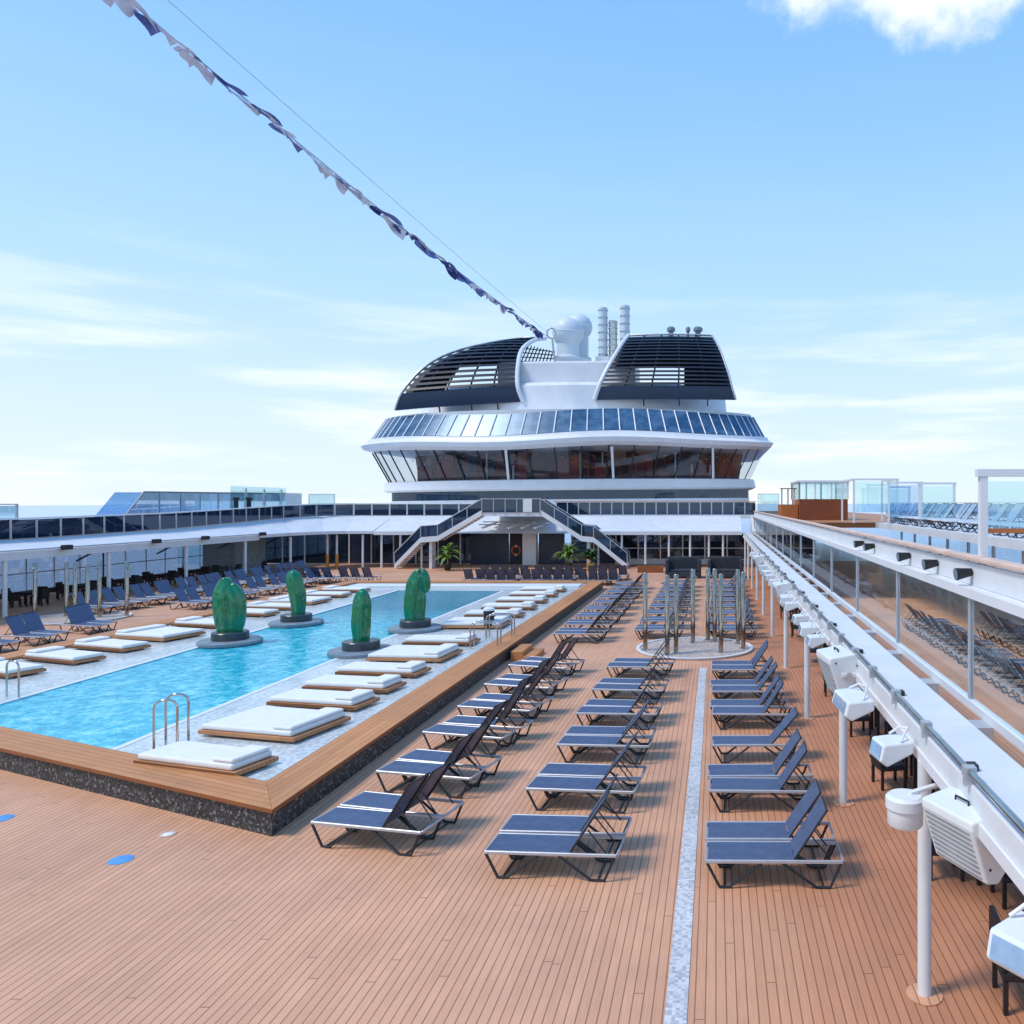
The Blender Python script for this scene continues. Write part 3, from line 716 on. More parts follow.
# upper right deck: sea rail, glass screens, kiosk
sr = thing('glass_balustrade', 'glass balustrade with white posts on the seaward edge of the upper right deck', 'balustrade', (15.6,0,DZ))
for k in range(26):
    y = 4+k*2.6
    MB().box(-.008,.008,y+.05,y+2.55,.08,1.05).build('panel', 'blueglass', sr); MB().box(-.03,.03,y-.03,y+.03,0,1.1).build('post', 'white', sr)
MB().box(-.05,.05,2,70,1.102,1.15).build('handrail', 'white', sr)
def screen(label, x0, x1, y, h, glz0, mat='aqua', mid=None, d=0):
    t = thing('glass_screen', label, 'glass screen', (x0,y,DZ))
    w = x1-x0
    MB().box(-.05,.05,-.05,.05,0,h).build('post', 'white', t); MB().box(w-.05,w+.05,-.05,.05,0,h).build('post', 'white', t)
    MB().box(-.09,w+.09,-.06,.06,h+.002,h+.1).build('top_beam', 'white', t)
    MB().box(.06,w-.06,-.01,.01,glz0,h-.06).build('pane', mat, t)
    if mid: MB().box(.052,w-.052,-.04,.04,mid,mid+.06).build('mid_rail', 'kiosk', t)
    if d:
        for xx in (0, w):
            MB().box(xx-.05,xx+.05,d-.05,d+.05,0,h).build('post', 'white', t)
            MB().box(xx-.06,xx+.06,.062,d+.06,h+.002,h+.1).build('side_beam', 'white', t)
    return t
screen('tall white framed glass screen nearest the camera on the upper right deck', 3.56, 5.2, 10.4, 1.45, .75, 'aqua', .70)
screen('white framed glass screen among pale loungers, right of the box frame', 9.4, 11.0, 36, 1.95, .3, 'aqua')
screen('white box frame with pale glass beside the orange wood kiosk', 7.6, 10.0, 43, 2.35, .6, 'aqua', None, 4.)
screen('blue tinted glass screen behind the white box frame', 8.9, 10.6, 40.2, 2.1, .1, 'blueglass')
ks = thing('deck_kiosk', 'orange wood kiosk with aqua glass upper walls on the upper right deck', 'kiosk', (5.35,50,DZ))
MB().box(0,3.1,0,5,0.004,1.35).build('lower_wall', 'kiosk', ks)
MB().box(.06,3.04,.06,4.94,1.352,2.42).build('glazing', 'aqua', ks)
MB().box(-.12,3.22,-.12,5.1,2.43,2.55).build('roof', 'white', ks)
for x in (0,1.02,2.06,3.1):
    for y in (0, 5): MB().box(x-.05,x+.05,y-.05,y+.05,1.352,2.428).build('post', 'white' if x > .9 else 'teak', ks)
MB().box(-1.15,-.06,.3,3,.004,1.0).build('counter', 'kiosk', ks); 
for x in (-1.1,-.7,-.3): MB().box(x-.05,x+.05,.35,.45,1.002,2.0).build('slim_post', 'alu', ks)
MB().box(-1.2,-.13,.3,.5,2.002,2.06).build('lintel', 'teak', ks)

# ------------------------------------------------------------------ left canopy
lc = thing('canopy_strip', 'long white sloping canopy on slender posts along the left side of the pool deck', 'canopy', (-34,0,0))
MB().box(-.06,.04,-5,58,2.74,3.12).build('fascia', 'white2', lc)
SW = [(-34.1,-5,-36.62,-5,3.55),(-34.1,30,-36.62,30,3.55),(-34.1,42,-36.62,42,3.58),(-34.1,52,-36.6,52,3.72),(-34.05,58,-36.55,60,3.98),(-33.7,62,-36.2,65.2,4.2),(-32.6,64.8,-34.6,68.6,4.33),(-31.2,65.8,-32.2,69.9,4.35),(-29,66,-29,70.2,4.35)]
mb = MB()
top = [(fx+34,fy,3.14) for fx,fy,bx_,by_,bz in SW], [(bx_+34,by_,bz) for fx,fy,bx_,by_,bz in SW]
und = [(fx+34,fy,2.9) for fx,fy,bx_,by_,bz in SW], [(bx_+34,by_,2.9) for fx,fy,bx_,by_,bz in SW]
for i in range(len(SW)-1):
    mb.quad(top[0][i], top[0][i+1], top[1][i+1], top[1][i]); mb.quad(und[1][i], und[1][i+1], und[0][i+1], und[0][i])
    mb.quad(top[0][i], und[0][i], und[0][i+1], top[0][i+1]); mb.quad(top[1][i+1], und[1][i+1], und[1][i], top[1][i])
mb.build('roof', 'white2', lc)
for y in [31,37.4,43.8,50.2,56.5,62.5]:
    MB().lathe([(.10,0),(.10,2.78)], 16, (-.1,y,0)).build('post', 'white', lc)
    MB().bar((-2.4,y+.6,2.2),(-.6,y+.3,3.05),.08,.08).build('brace', 'louvre', lc)
MB().tube([(.1,-5,3.2),(.1,58,3.2)], .035, 8).build('pipe', 'alu', lc)
lb = thing('glass_balustrade', 'dark glass balustrade with pale posts sweeping above the left canopy to the stairs', 'balustrade', (-36.7,0,3.5))
line = [Vector((bx_-.05, by_+.05, bz)) for fx,fy,bx_,by_,bz in SW] + [Vector((-19.5,70.3,4.35))]
line[0] = Vector((-36.67,8,3.55))
def along(path, step):
    pts = []; d = 0.; nxt = 0.
    for p, q in zip(path[:-1], path[1:]):
        ln = (q-p).length
        while nxt <= d+ln: pts.append(p.lerp(q, (nxt-d)/ln)); nxt += step
        d += ln
    return pts
pp = [p-Vector((-36.7,0,3.5)) for p in along(line, 1.55)]
for p, q in zip(pp[:-1], pp[1:]):
    mb = MB(); e = (q-p)*.04
    for dz0, dz1 in ((.06, 1.05),):
        mb.add([p+e+Vector((0,0,dz0)), q-e+Vector((0,0,dz0)), q-e+Vector((0,0,dz1)), p+e+Vector((0,0,dz1))], [(0,1,2,3)])
    mb.build('panel', 'bal', lb)
for p in pp: MB().box(p.x-.035,p.x+.035,p.y-.035,p.y+.035,p.z,p.z+1.07).build('post', 'alu', lb)
mb = MB()
for p, q in zip(pp[:-1], pp[1:]): mb.bar(p+Vector((0,0,1.11)), q+Vector((0,0,1.11)), .13, .08)
mb.build('handrail', 'white', lb)
first = None
for i, y in enumerate([40.5,47.,51.5,58.]):
    lab = 'black floodlight on the left canopy pipe, %s from the camera' % ORD[i]
    if first is None:
        first = thing('spotlight', lab, 'spotlight', (-33.82,y,3.2), 0, 'black floodlights on the left canopy')
        MB().box(-.05,.28,-.22,.22,-.12,.13).build('housing', 'black', first, .03); MB().box(-.1,-.052,-.05,.05,-.04,.04).build('bracket', 'alu', first)
    else: copy_tree(first, (-33.82,y,3.2), 0, lab)
sw = thing('window_wall', 'open glazed side wall with thin mullions behind the left posts, sea beyond', 'window wall', (-41,0,0))
MB().box(-.1,.1,20,70,0,.3).build('sill_wall', 'bluewall', sw); MB().box(-.08,.08,20,70,3.0,3.38).build('head_beam', 'white2', sw)
for k in range(26):
    y = 21+k*1.95
    MB().box(-.04,.04,y-.03,y+.03,.302,2.998).build('mullion', 'alu' if k % 4 else 'louvre', sw)
    MB().box(-.008,.008,y+.04,y+1.9,.302,2.99).build('pane', 'lglass', sw)
MB().box(-.04,.04,20,70,1.3,1.36).build('transom', 'alu', sw)
for i in range(9):
    y = 35.+i*3.4
    put(table, tf, -37.0, y, 0, 'dark table under the left canopy, %s from the camera' % ORD[i], 'tables under the left canopy')
    for j, (dx, dy, rz) in enumerate([(-.78,0,R(90)),(.78,0,R(-90)),(0,.8,0),(0,-.8,R(180))]):
        put(chair, cf, -37.0+dx, y+dy, rz+R(rnd.uniform(-12,12)), 'dark wicker chair under the left canopy, %s side of the %s table from the camera' % (['sea','pool','far','near'][j], ORD[i]), 'wicker chairs under the left canopy')
sv = thing('service_block', 'grey painted service block with aqua window under the left canopy end', 'wall', (-38.5,58.5,0))
MB().box(0,2.4,0,4,0,3.05).build('wall', 'disc', sv); MB().box(-1.9,-.02,.1,.2,.9,2.6).build('window', 'aqua', sv)

# upper left deck structures
sh = thing('glass_shelter', 'long pale blue glazed shelter with slanted front on the upper left deck', 'shelter', (-40,0,DZ))
MB().add([(0,52.5,0),(0,75,0),(0,75,1.95),(0,54.5,1.85),(-2,52.5,0),(-2,75,0),(-2,75,1.95),(-2,54.5,1.85)],
         [(0,1,2,3),(3,2,6,7),(7,6,5,4),(0,3,7,4),(1,5,6,2)]).build('glazing', 'blueglass', sh)
MB().bar((0.03,52.5,0),(0.03,54.5,1.87),.08,.08).bar((.03,54.5,1.88),(.03,75,1.98),.08,.1).build('edge_frame', 'disc', sh)
for k in range(9): MB().box(.01,.05,56+2.2*k,56.06+2.2*k,0.01,1.8).build('mullion', 'disc', sh)
wb = thing('bar_canopy', 'low brown wooden bar canopy on posts before the glazed shelter', 'bar', (-37.6,52,DZ))
MB().box(-1.2,.2,0,16,.12,.34).build('roof', 'teak', wb)
for k in range(9): MB().box(.08,.14,.4+1.9*k,.48+1.9*k,-.12,.118).build('post', 'teak', wb)
for i, y in enumerate([61.6, 63.3]):
    v = thing('vent_pipe', 'dark vent pipe above the left bar canopy, %s' % ['nearer of the pair','farther of the pair'][i], 'vent pipe', (-37.9,y,DZ+.345), 0, 'vent pipes on the upper left deck')
    MB().lathe([(.16,0),(.16,1.0)], 14).build('pipe', 'funnel', v); MB().lathe([(.24,1.0),(.24,1.2),(0,1.24)], 14).build('cap', 'funnel', v)
t = thing('glass_screen', 'tall clear glass screen behind the vent pipes on the upper left deck', 'glass screen', (-38.6,62,DZ))
MB().box(-.01,.01,0,8,0.004,2.45).build('pane', 'aqua', t); MB().box(-.04,.04,8.01,10.6,.004,2.0).build('panel', 'white', t)
for k in range(3): MB().box(-.04,.04,2.+2.6*k-.04,2.+2.6*k+.04,0.004,2.3).build('post', 'alu', t).location.x = .06
t = thing('glass_screen', 'aqua glass screen at the far left edge of the upper left deck', 'glass screen', (-38.2,38.,DZ-.1))
MB().box(-.01,.01,0,4.55,0.004,1.05).build('pane', 'aqua', t); MB().box(-.05,.05,4.56,4.66,0.004,1.1).build('post', 'alu', t); MB().box(-.05,.05,0,4.66,1.1,1.16).build('top_rail', 'alu', t)

# ------------------------------------------------------------------ aft canopy, wall and stairs
ac = thing('aft_canopy', 'broad white sloping canopy across the far end of the pool deck', 'canopy', (0,66,0))
for (xa, xb) in ((-28.99,-22.6),(-11.4,2.2),(3.1,8.4)):
    MB().add([(xa,0,2.8),(xb,0,2.8),(xb,0,3.1),(xa,0,3.1),(xa,4.2,2.8),(xb,4.2,2.8),(xb,4.2,4.35),(xa,4.2,4.35)],
             [(3,2,1,0)[::-1],(0,1,5,4)[::-1],(3,2,6,7),(4,5,6,7)[::-1],(1,2,6,5)[::-1],(0,4,7,3)[::-1]]).build('roof', 'white2', ac)
MB().add([(-22.6,0.6,2.9),(-11.4,.6,2.9),(-11.4,4.2,4.35),(-22.6,4.2,4.35)], [(0,1,2,3)]).build('soffit', 'white2', ac)
for x in [-33,-32.2,-30,-28.4,-26.8,-25,-10,-8,-6,-4,-2.2,-.6,.6,4.6]:
    p = MB().lathe([(.09,0),(.09,2.8)], 14, (x,.25,0)).build('post', 'white', ac)
    if x in (-33,-32.2): MB().lathe([(.13,0.004),(.13,1.1),(.095,1.15)], 14, (x,.25,0)).build('post_sleeve', 'orange', p)
aw = thing('aft_wall', 'dark glazed wall with white mullions beneath the aft canopy', 'window wall', (0,70.2,0))
x = -41
while x < 8:
    if not (-20.2 < x < -14.2):
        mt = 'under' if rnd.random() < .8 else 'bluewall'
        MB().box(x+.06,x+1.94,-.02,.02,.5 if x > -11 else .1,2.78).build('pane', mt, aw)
        MB().box(x-.055,x+.055,-.06,.06,0,2.79).build('mullion', 'white', aw)
        if x > -11: MB().box(x+.056,x+1.944,-.05,.05,1.4,1.48).build('transom', 'white', aw); MB().box(x+.056,x+1.944,-.05,.05,0,.49).build('lower_panel', 'white2', aw)
    x += 2
MB().box(-22,-18.6,-.3,-.06,0,3.3).build('blue_panel', 'bluewall', aw); MB().box(-18.5,-17.3,-.25,.05,0,3.4).build('door', 'funnel', aw)
MB().box(-17.2,-16.,-.9,-.1,0,3.4).build('pillar', 'white', aw); MB().box(-15.9,-13.6,-.2,-.05,0,3.3).build('door', 'bluewall', aw)
# pergola lattice under the landing
pg = thing('pergola_lattice', 'white lattice pergola hung under the stair landing', 'pergola', (-17.1,65.4,3.4))
for k in range(5):
    x = -2.2+1.1*k
    MB().bar((x-.3,0,0),(x+.3,2.4,.45),.26,.1).build('beam', 'white', pg); 
MB().bar((-2.9,.4,.28),(2.9,.4,.28),.16,.08).bar((-2.9,1.6,.48),(2.9,1.6,.48),.16,.08).build('cross_beam', 'disc', pg)
def stair(label, sgn, xa, xm0, xm1, xb):
    """rises from the deck at xa to a half landing xm0..xm1 and on to the bridge at xb"""
    t = thing('staircase', label, 'staircase', (0,65,0), 0, 'staircases to the upper deck')
    pts = [(xa,.1),(xm0,2.35),(xm1,2.45),(xb,4.62)]
    for yy, nm in ((0,'stringer'),(1.5,'stringer')):
        mb = MB()
        for (p, q) in zip(pts[:-1], pts[1:]):
            mb.add([(p[0],yy-.05,p[1]-.14),(q[0],yy-.05,q[1]-.14),(q[0],yy-.05,q[1]+.3),(p[0],yy-.05,p[1]+.3),(p[0],yy+.05,p[1]-.14),(q[0],yy+.05,q[1]-.14),(q[0],yy+.05,q[1]+.3),(p[0],yy+.05,p[1]+.3)],
                   [(0,1,2,3),(7,6,5,4),(0,4,5,1),(3,2,6,7)])
        mb.build(nm, 'white', t)
        mb = MB()
        for (p, q) in zip(pts[:-1], pts[1:]):
            mb.add([(p[0],yy-.015,p[1]+.31),(q[0],yy-.015,q[1]+.31),(q[0],yy-.015,q[1]+1.2),(p[0],yy-.015,p[1]+1.2),(p[0],yy+.015,p[1]+.31),(q[0],yy+.015,q[1]+.31),(q[0],yy+.015,q[1]+1.2),(p[0],yy+.015,p[1]+1.2)],
                   [(0,1,2,3),(7,6,5,4),(3,2,6,7)])
        bo = mb.build('balustrade', 'bal', t)
        mb = MB()
        for (p, q) in zip(pts[:-1], pts[1:]):
            n = max(1, int(abs(q[0]-p[0])/1.1))
            for k in range(n): 
                u = k/n; xx = p[0]+(q[0]-p[0])*u; zz = p[1]+(q[1]-p[1])*u
                mb.box(xx-.03,xx+.03,yy-.04,yy+.04,zz+.32,zz+1.19)
        mb.build('balusters', 'alu', bo)
        MB().tube([(p[0],yy,p[1]+1.23) for p in pts], .04, 8).build('handrail', 'alu', t)
    mb = MB()
    for (p, q, n) in ((pts[0],pts[1],13),(pts[2],pts[3],13)):
        for k in range(n):
            u = (k+.5)/n; xx = p[0]+(q[0]-p[0])*u; zz = p[1]+(q[1]-p[1])*u
            w = abs(q[0]-p[0])/n/2; mb.box(xx-w,xx+w,.06,1.44,zz-.02,zz+.04)
    mb.box(min(xm0,xm1),max(xm0,xm1),.06,1.44,2.3,2.38)
    mb.build('treads', 'teak', t)
    MB().box((xm0+xm1)/2-.12,(xm0+xm1)/2+.12,.3,1.2,0,2.29).build('support', 'white', t)
    return t
stair('left dark-sided staircase climbing from the far deck towards the central landing', 1, -26.8, -24.6, -23.2, -19.5)
stair('right dark-sided staircase climbing from the far deck towards the central landing', -1, -7.4, -10.2, -11.2, -14.6)
br = thing('stair_landing', 'central landing joining both staircases with a small white notice board', 'landing', (-17.05,65,4.4))
MB().box(-2.44,2.44,0,5.,0,.3).build('floor', 'white', br)
MB().box(-2.44,2.44,-.05,-.01,.31,1.4).build('balustrade', 'bal', br)
for k in range(6): MB().box(-2.44+.97*k-.03,-2.44+.97*k+.03,-.09,-.052,.1,1.42).build('post', 'alu', br)
MB().box(-2.44,2.44,-.06,.02,1.422,1.48).build('handrail', 'alu', br); MB().box(1.0,1.75,-.16,-.095,.35,1.45).build('notice_board', 'offwhite', br)
# aft balustrade above canopy
ab = thing('glass_balustrade', 'dark glass balustrade with pale posts above the aft canopy, right of the stairs', 'balustrade', (0,70.35,4.36))
k = 0
for i in range(40):
    x = -36.4+i*1.0
    if x < -15.2: continue
    MB().box(x+.05,x+.95,-.012,.012,.08,1.2).build('panel', 'bal', ab)
    MB().box(x-.04,x+.04,-.05,.05,.0,1.24).build('post', 'alu', ab)
MB().box(-14.6,3.6,-.06,.06,1.242,1.31).build('handrail', 'coping', ab)

# plants and fittings by the doors
def palm(label, x, y, n, h, leafmat, pot):
    t = thing('potted_palm', label, 'potted plant', (x,y,0))
    MB().lathe([(.22,0),(.32,.5),(.34,.55),(.28,.55),(.0,.48)], 18).build('pot', pot, t)
    MB().tube([(0,0,.45),(.03,0,.8),(.0,.02,h*.5)], [.06,.05,.03], 8).build('stem', 'teak', t)
    mb = MB()
    for k in range(n):
        a = rnd.uniform(0, 2*math.pi); el = rnd.uniform(.25,1.25); ln = h*rnd.uniform(.45,.75); z0 = h*rnd.uniform(.35,.6)
        d = Vector((math.cos(a)*math.cos(el), math.sin(a)*math.cos(el), math.sin(el)))
        side = Vector((-math.sin(a), math.cos(a), 0)); prev = None
        for i in range(6):
            u = i/5; p = Vector((0,0,z0))+d*ln*u+Vector((0,0,-ln*.55*u*u)); wd = .13*math.sin(math.pi*(.12+.88*u))*(1 if i < 5 else 0)+.01
            cur = (p-side*wd, p+side*wd)
            if prev: mb.add([prev[0],prev[1],cur[1],cur[0]], [(0,1,2,3)])
            prev = cur
    mb.build('leaves', leafmat, t)
palm('bright potted palm by the left staircase foot', -21.9, 63.6, 40, 2.7, 'leaf', 'black')
palm('bushy yellow-green palm under the right staircase', -12.1, 64.0, 60, 2.6, 'leaf', 'black')
palm('dark green potted palm in a yellow pot beneath the right staircase', -10.3, 63.9, 60, 2.2, 'leaf2', 'pot')
lbu = thing('lifebuoy', 'red lifebuoy hung beside the dark door under the landing', 'lifebuoy', (-17.9,69.86,1.25))
rings = []
mb = MB(); mb.tube([(.38*math.cos(a),0,.38*math.sin(a)) for a in [2*math.pi*k/24 for k in range(25)]], .09, 10, False); mb.build('ring', 'red', lbu)
MB().box(-.05,.05,-.1,.02,.30,.48).box(-.05,.05,-.1,.02,-.48,-.30).build('band', 'offwhite', lbu)
bx = thing('wood_planter', 'low brown wooden planter box beneath the aft canopy near the right staircase', 'planter', (-6.2,61.5,0))
MB().box(0,2.,0,.8,0,.55).build('body', 'coping', bx, .02); MB().box(.06,1.94,.06,.74,.551,.6).build('soil', 'wicker', bx)
for i, (x, lab) in enumerate([(-3.7,'dark canvas cabana seat at the far end, left of the two'), (-.6,'dark canvas cabana seat at the far end, right of the two')]):
    t = thing('cabana', lab, 'cabana', (x,56.8,0), 0, 'dark cabanas at the far end')
    MB().box(0,2.6,0,1.6,0.05,.45).build('seat', 'cabana', t, .05); MB().box(0,2.6,1.3,1.6,.452,1.5).build('backrest', 'cabana', t, .08)
    MB().box(0,.25,0,1.29,.452,1.35).build('armrest', 'cabana', t, .06); MB().box(2.35,2.6,0,1.29,.452,1.35).build('armrest', 'cabana', t, .06)
    MB().box(.3,2.3,.1,1.25,.455,.62).build('cushion', 'cabana', t, .05)

# ------------------------------------------------------------------ superstructure
XC = -15.1
def arc(hw, yf, yb, n=48, A=R(78), xc=XC):
    out = []
    for i in range(n+1):
        a = -A+2*A*i/n
        out.append((xc+hw*math.sin(a)/math.sin(A), yf+(yb-yf)*(1-math.cos(a))/(1-math.cos(A))))
    return out
def wave(x, z): return (.24*math.sin(math.pi*(x-XC)/13.)*math.cos(math.pi*(x-XC)/46.) if 10.6 < z < 14.5 else 0.)
def ring(hw, yf, yb, z, back=104, n=48):
    p = arc(hw, yf, yb, n)
    return [(x,y,z+wave(x,z)) for x,y in p]+[(p[-1][0],back,z),(p[0][0],back,z)]
ss = thing('ship_superstructure', 'big curved white superstructure with two bands of windows at the aft end', 'superstructure', (XC,74,0))
def sput(mb, name, mat, par=None, **k):
    o = mb.build(name, mat, None, **k)
    if par is None: rel(o, ss)
    else: o.parent = par
    return o
def band(name, mat, levels):
    return sput(MB().loft([ring(*l) for l in levels]), name, mat)
band('lower_wall', 'white', [(18.6,74.6,81,DZ+.01),(18.6,74.6,81,5.85)])
band('lower_window_strip', 'bal', [(18.55,74.7,81.1,5.852),(18.55,74.7,81.1,6.72)])
band('lower_ledge', 'white', [(18.9,74.3,81,6.722),(19.3,74.0,80.8,6.9),(19.1,74.0,80.8,7.72),(18.9,74.2,80.9,7.78)])
band('lounge_back_wall', 'walnut', [(17.7,81.4,86.5,7.782),(18.2,81.2,86.5,10.9)])
rl = random.Random(21)
ia = arc(17.2, 79.6, 85.2, 64)
for mt, nm in (('maroon','interior_panel'),('bluewall','interior_panel'),('cushion','interior_column'),('walnut','interior_counter')):
    mb = MB()
    for (x, y) in ia[3:-3]:
        if rl.random() < {'maroon':.42,'bluewall':.22,'cushion':.16,'walnut':.4}[mt]:
            dy = rl.uniform(-2.2,.4)
            if mt == 'cushion': mb.box(x-.07,x+.07,y+dy,y+dy+.14,7.79,rl.choice((8.7,9.3,10.6)))
            elif mt == 'walnut': mb.box(x-.7,x+.7,y+dy-.6,y+dy-.1,7.79,rl.uniform(8.4,9.0))
            else: mb.box(x-rl.uniform(.2,.8),x+rl.uniform(.2,.8),y+dy+.6,y+dy+.75,7.79,rl.uniform(9.2,10.7))
    tag(sput(mb, nm, mt), kind='stuff')
mb = MB()
for k in range(70):
    x, y = rl.choice(ia[3:-3]); mb.lathe([(.0,0),(.09,.02),(.09,.06),(0,.08)], 8, (x+rl.uniform(-.5,.5),y-rl.uniform(0,3.2),rl.uniform(9.6,10.6)))
tag(sput(mb, 'pendant_lights', 'cushion'), kind='stuff')
band('main_ledge', 'white', [(19.75,73.2,80.2,10.75),(20.85,72.5,79.8,11.05),(21.1,72.4,79.7,11.45),(20.6,72.7,80,11.75),(20.5,72.8,80,12.05),(19.6,73.6,80.6,12.1)])
band('balcony_core', 'funnel', [(19.6,74.5,81.3,12.102),(18.9,75.4,82,14.3)])
band('upper_ledge', 'white', [(18.9,75.0,81.7,14.30),(18.9,75.0,81.7,14.55)])
def panes(cnt, l0, l1, z0, z1, mat, frame, mw):
    a0 = arc(*l0, n=cnt*2); a1 = arc(*l1, n=cnt*2)
    for k in range(cnt):
        i, j, m = 2*k, 2*k+2, 2*k+1
        vs = [(a0[i][0],a0[i][1],z0),(a0[m][0],a0[m][1],z0),(a0[j][0],a0[j][1],z0),(a1[j][0],a1[j][1],z1),(a1[m][0],a1[m][1],z1),(a1[i][0],a1[i][1],z1)]
        vs = [(x,y,z+wave(x,z)) for x,y,z in vs]
        o = rel(MB().add(vs, [(0,1,4,5),(1,2,3,4)]).build('window', mat), ss)
        f = MB().bar(Vector(vs[0])+Vector((0,-.05,0)), Vector(vs[5])+Vector((0,-.05,0)), mw, .12, (0,1,0)).build('mullion', frame)
        f.parent = o
    return
panes(22, (18.75,74.6,81.0), (20.2,73.4,80.4), 7.79, 10.78, 'lglass', 'louvre', .10)
for x in (-19.7,-9.7,-.2):
    yy = 73.9 if x < -5 else 76.2
    sput(MB().bar((x,yy+.45,7.8),(x,yy-.5,10.76),.22,.15), 'white_post', 'white')
panes(36, (20.25,73.1,80.2), (19.2,74.6,81.4), 12.11, 14.32, 'win', 'white', .10)
# upper deckhouse between the funnel screens
band('deckhouse', 'white', [(16.4,77.2,83.5,14.552),(16.2,77.4,83.6,17.2),(15.6,78.0,84,17.6)])
sput(MB().box(-22.,-8.,79,84,17.602,19.9), 'deckhouse_top', 'white', bevel=.2)
sput(MB().box(-21,-9,82,86,19.905,20.3), 'deckhouse_cap', 'white')
ss.rotation_euler = (0,R(-.55),0)
# aerials / railing on the main ledge ends
for i, (x0, x1, y, z, lab) in enumerate([(-38.6,-36.2,74,DZ,'small glass wind screen beside the superstructure on the left'),(3.9,5.8,72,DZ,'small glass wind screen beside the superstructure on the right')]):
    t = thing('glass_screen', lab, 'glass screen', (x0,y,z)); w = x1-x0
    MB().box(0,w,-.01,.01,.004,1.9).build('pane', 'aqua', t); MB().box(-.04,0,-.03,.03,0.004,1.95).build('post', 'alu', t); MB().box(w,w+.04,-.03,.03,0.004,1.95).build('post', 'alu', t); MB().box(0,w,-.03,.03,1.902,1.96).build('rail', 'alu', t)

# funnel screens: curved louvred shells
def shell(label, rows, white_cols, rim_side, core, skew=0.):
    """rows: (z, y, xl, xr) from the bottom up"""
    t = thing('funnel_screen', label, 'funnel screen', (0,0,0), 0, 'louvred funnel screens')
    def at(tt, s):
        f = tt*(len(rows)-1); i = min(int(f), len(rows)-2); u = f-i
        # smooth Catmull between the rows
        def cm(k):
            p = [rows[max(i-1,0)][k], rows[i][k], rows[i+1][k], rows[min(i+2,len(rows)-1)][k]]
            return .5*((2*p[1])+(p[2]-p[0])*u+(2*p[0]-5*p[1]+4*p[2]-p[3])*u*u+(3*p[1]-p[0]-3*p[2]+p[3])*u**3)
        z, y, xl, xr = (cm(k) for k in range(4))
        bulge = .5*(2*s-1)**2
        return Vector((xl+(xr-xl)*s, y+bulge, z-skew*(1-s)*(1-tt)))
    S = 16
    mb = MB(); rb = []
    for tt in (0.0, .06, .12, .17): rb.append([at(tt, k/S) for k in range(S+1)])
    back = [[p+Vector((0,.35,0)) for p in r] for r in rb]
    mb.loft(rb, False, False); mb.loft(back, False, False)
    mb.loft([rb[0], back[0]], False, False); mb.loft([rb[-1], back[-1]], False, False)
    mb.build('lower_band', 'navy', t)
    mb = MB()
    nl = 15
    for k in range(nl):
        tt = .205+.785*k/(nl-1)
        top = [at(min(1, tt+.014), j/S) for j in range(S+1)]; bot = [at(tt-.014, j/S)+Vector((0,-.12,0)) for j in range(S+1)]
        t2 = [p+Vector((0,.3,.02)) for p in top]; b2 = [p+Vector((0,.3,.02)) for p in bot]
        mb.loft([bot, top], False, False, False); mb.loft([top, t2], False, False, False); mb.loft([t2, b2], False, False, False); mb.loft([b2, bot], False, False, False)
    mb.build('louvres', 'louvre', t)
    for s in (.0, .2, .4, .6, .8, 1.):
        pth = [at(.12+.88*k/14, s)+Vector((0,.12,0)) for k in range(15)]
        MB().tube(pth, .09, 6).build('rib', 'louvre', t)
    for s, mt in ((0., 'alu'), (1., 'alu')):
        pth = [at(k/16, s)+Vector((0,-.05,0)) for k in range(17)]
        w = .22 if (s == 1.) == (rim_side > 0) else .10
        MB().tube(pth, w, 8).build('rim', 'white' if w > .2 else 'alu', t)
    pth = [at(1., k/S) for k in range(S+1)]
    MB().tube(pth, .1, 8).build('top_rim', 'alu', t)
    # dark casing behind, leaving the lower middle rows open to the white house
    mb = MB()
    t0 = .44
    rr = [[at(t0+(1-t0)*k/8, j/S)+Vector((0,.75,0)) for j in range(S+1)] for k in range(9)]
    mb.loft(rr, False, False)
    for (s0, s1) in core:
        rr = [[at(.16+(t0-.16)*k/4, s0+(s1-s0)*j/4)+Vector((0,.76,0)) for j in range(5)] for k in range(5)]
        mb.loft(rr, False, False)
    mb.build('casing', 'funnel', t)
    for s in (.35, .6, .8):
        p = at(0, s); MB().bar(p+Vector((0,.2,.1)), p+Vector((0,.5,-.6)), .12, .12).build('stay', 'louvre', t)
    return t
def X(px, Y): return (px-716)*Y/780
def Z(py, Y): return 5.5-(py-503)*Y/780
def rows_from(tab): return [(Z(py, Y), Y, X(a, Y), X(b_, Y)) for (py, Y, a, b_) in tab]
shell('left curved dark louvred funnel screen with white inner rim', rows_from([(401,77.,393,522),(388,76.8,398,517),(376,77.2,407,516),(363.5,78.,420,517),(353,79.2,438,519),(345,80.8,463,524),(339,82.6,497,534),(337.5,84,518,545)]), 3, 1, [(0,.36)], .85)
shell('right curved dark louvred funnel screen with flat top', rows_from([(399,76.6,593.5,736),(386,76.5,598,732),(374,76.9,603.5,729),(362,77.6,610,725),(351,78.6,616.5,721),(342,80.,622,716.5),(334.5,82,628,712)]), 3, -1, [(.64,1.)])
# light rim hoop and dark lattice behind the left screen
hoop = thing('lattice_screen', 'small dark lattice panel between the left screen and the radomes', 'lattice', (0,0,0))
mb = MB()
for k in range(9):
    u = k/8; mb.bar((X(519,84)+u*3.2,84.,Z(367,84)),(X(524,84)+u*2.6+.5,84.,Z(345+u*6,84)),.12,.1)
for k in range(5):
    u = k/4; mb.bar((X(519,84),83.9,Z(366-u*18,84)),(X(519,84)+3.9,83.9,Z(366-u*14,84)),.12,.1)
mb.build('slats', 'louvre', hoop)
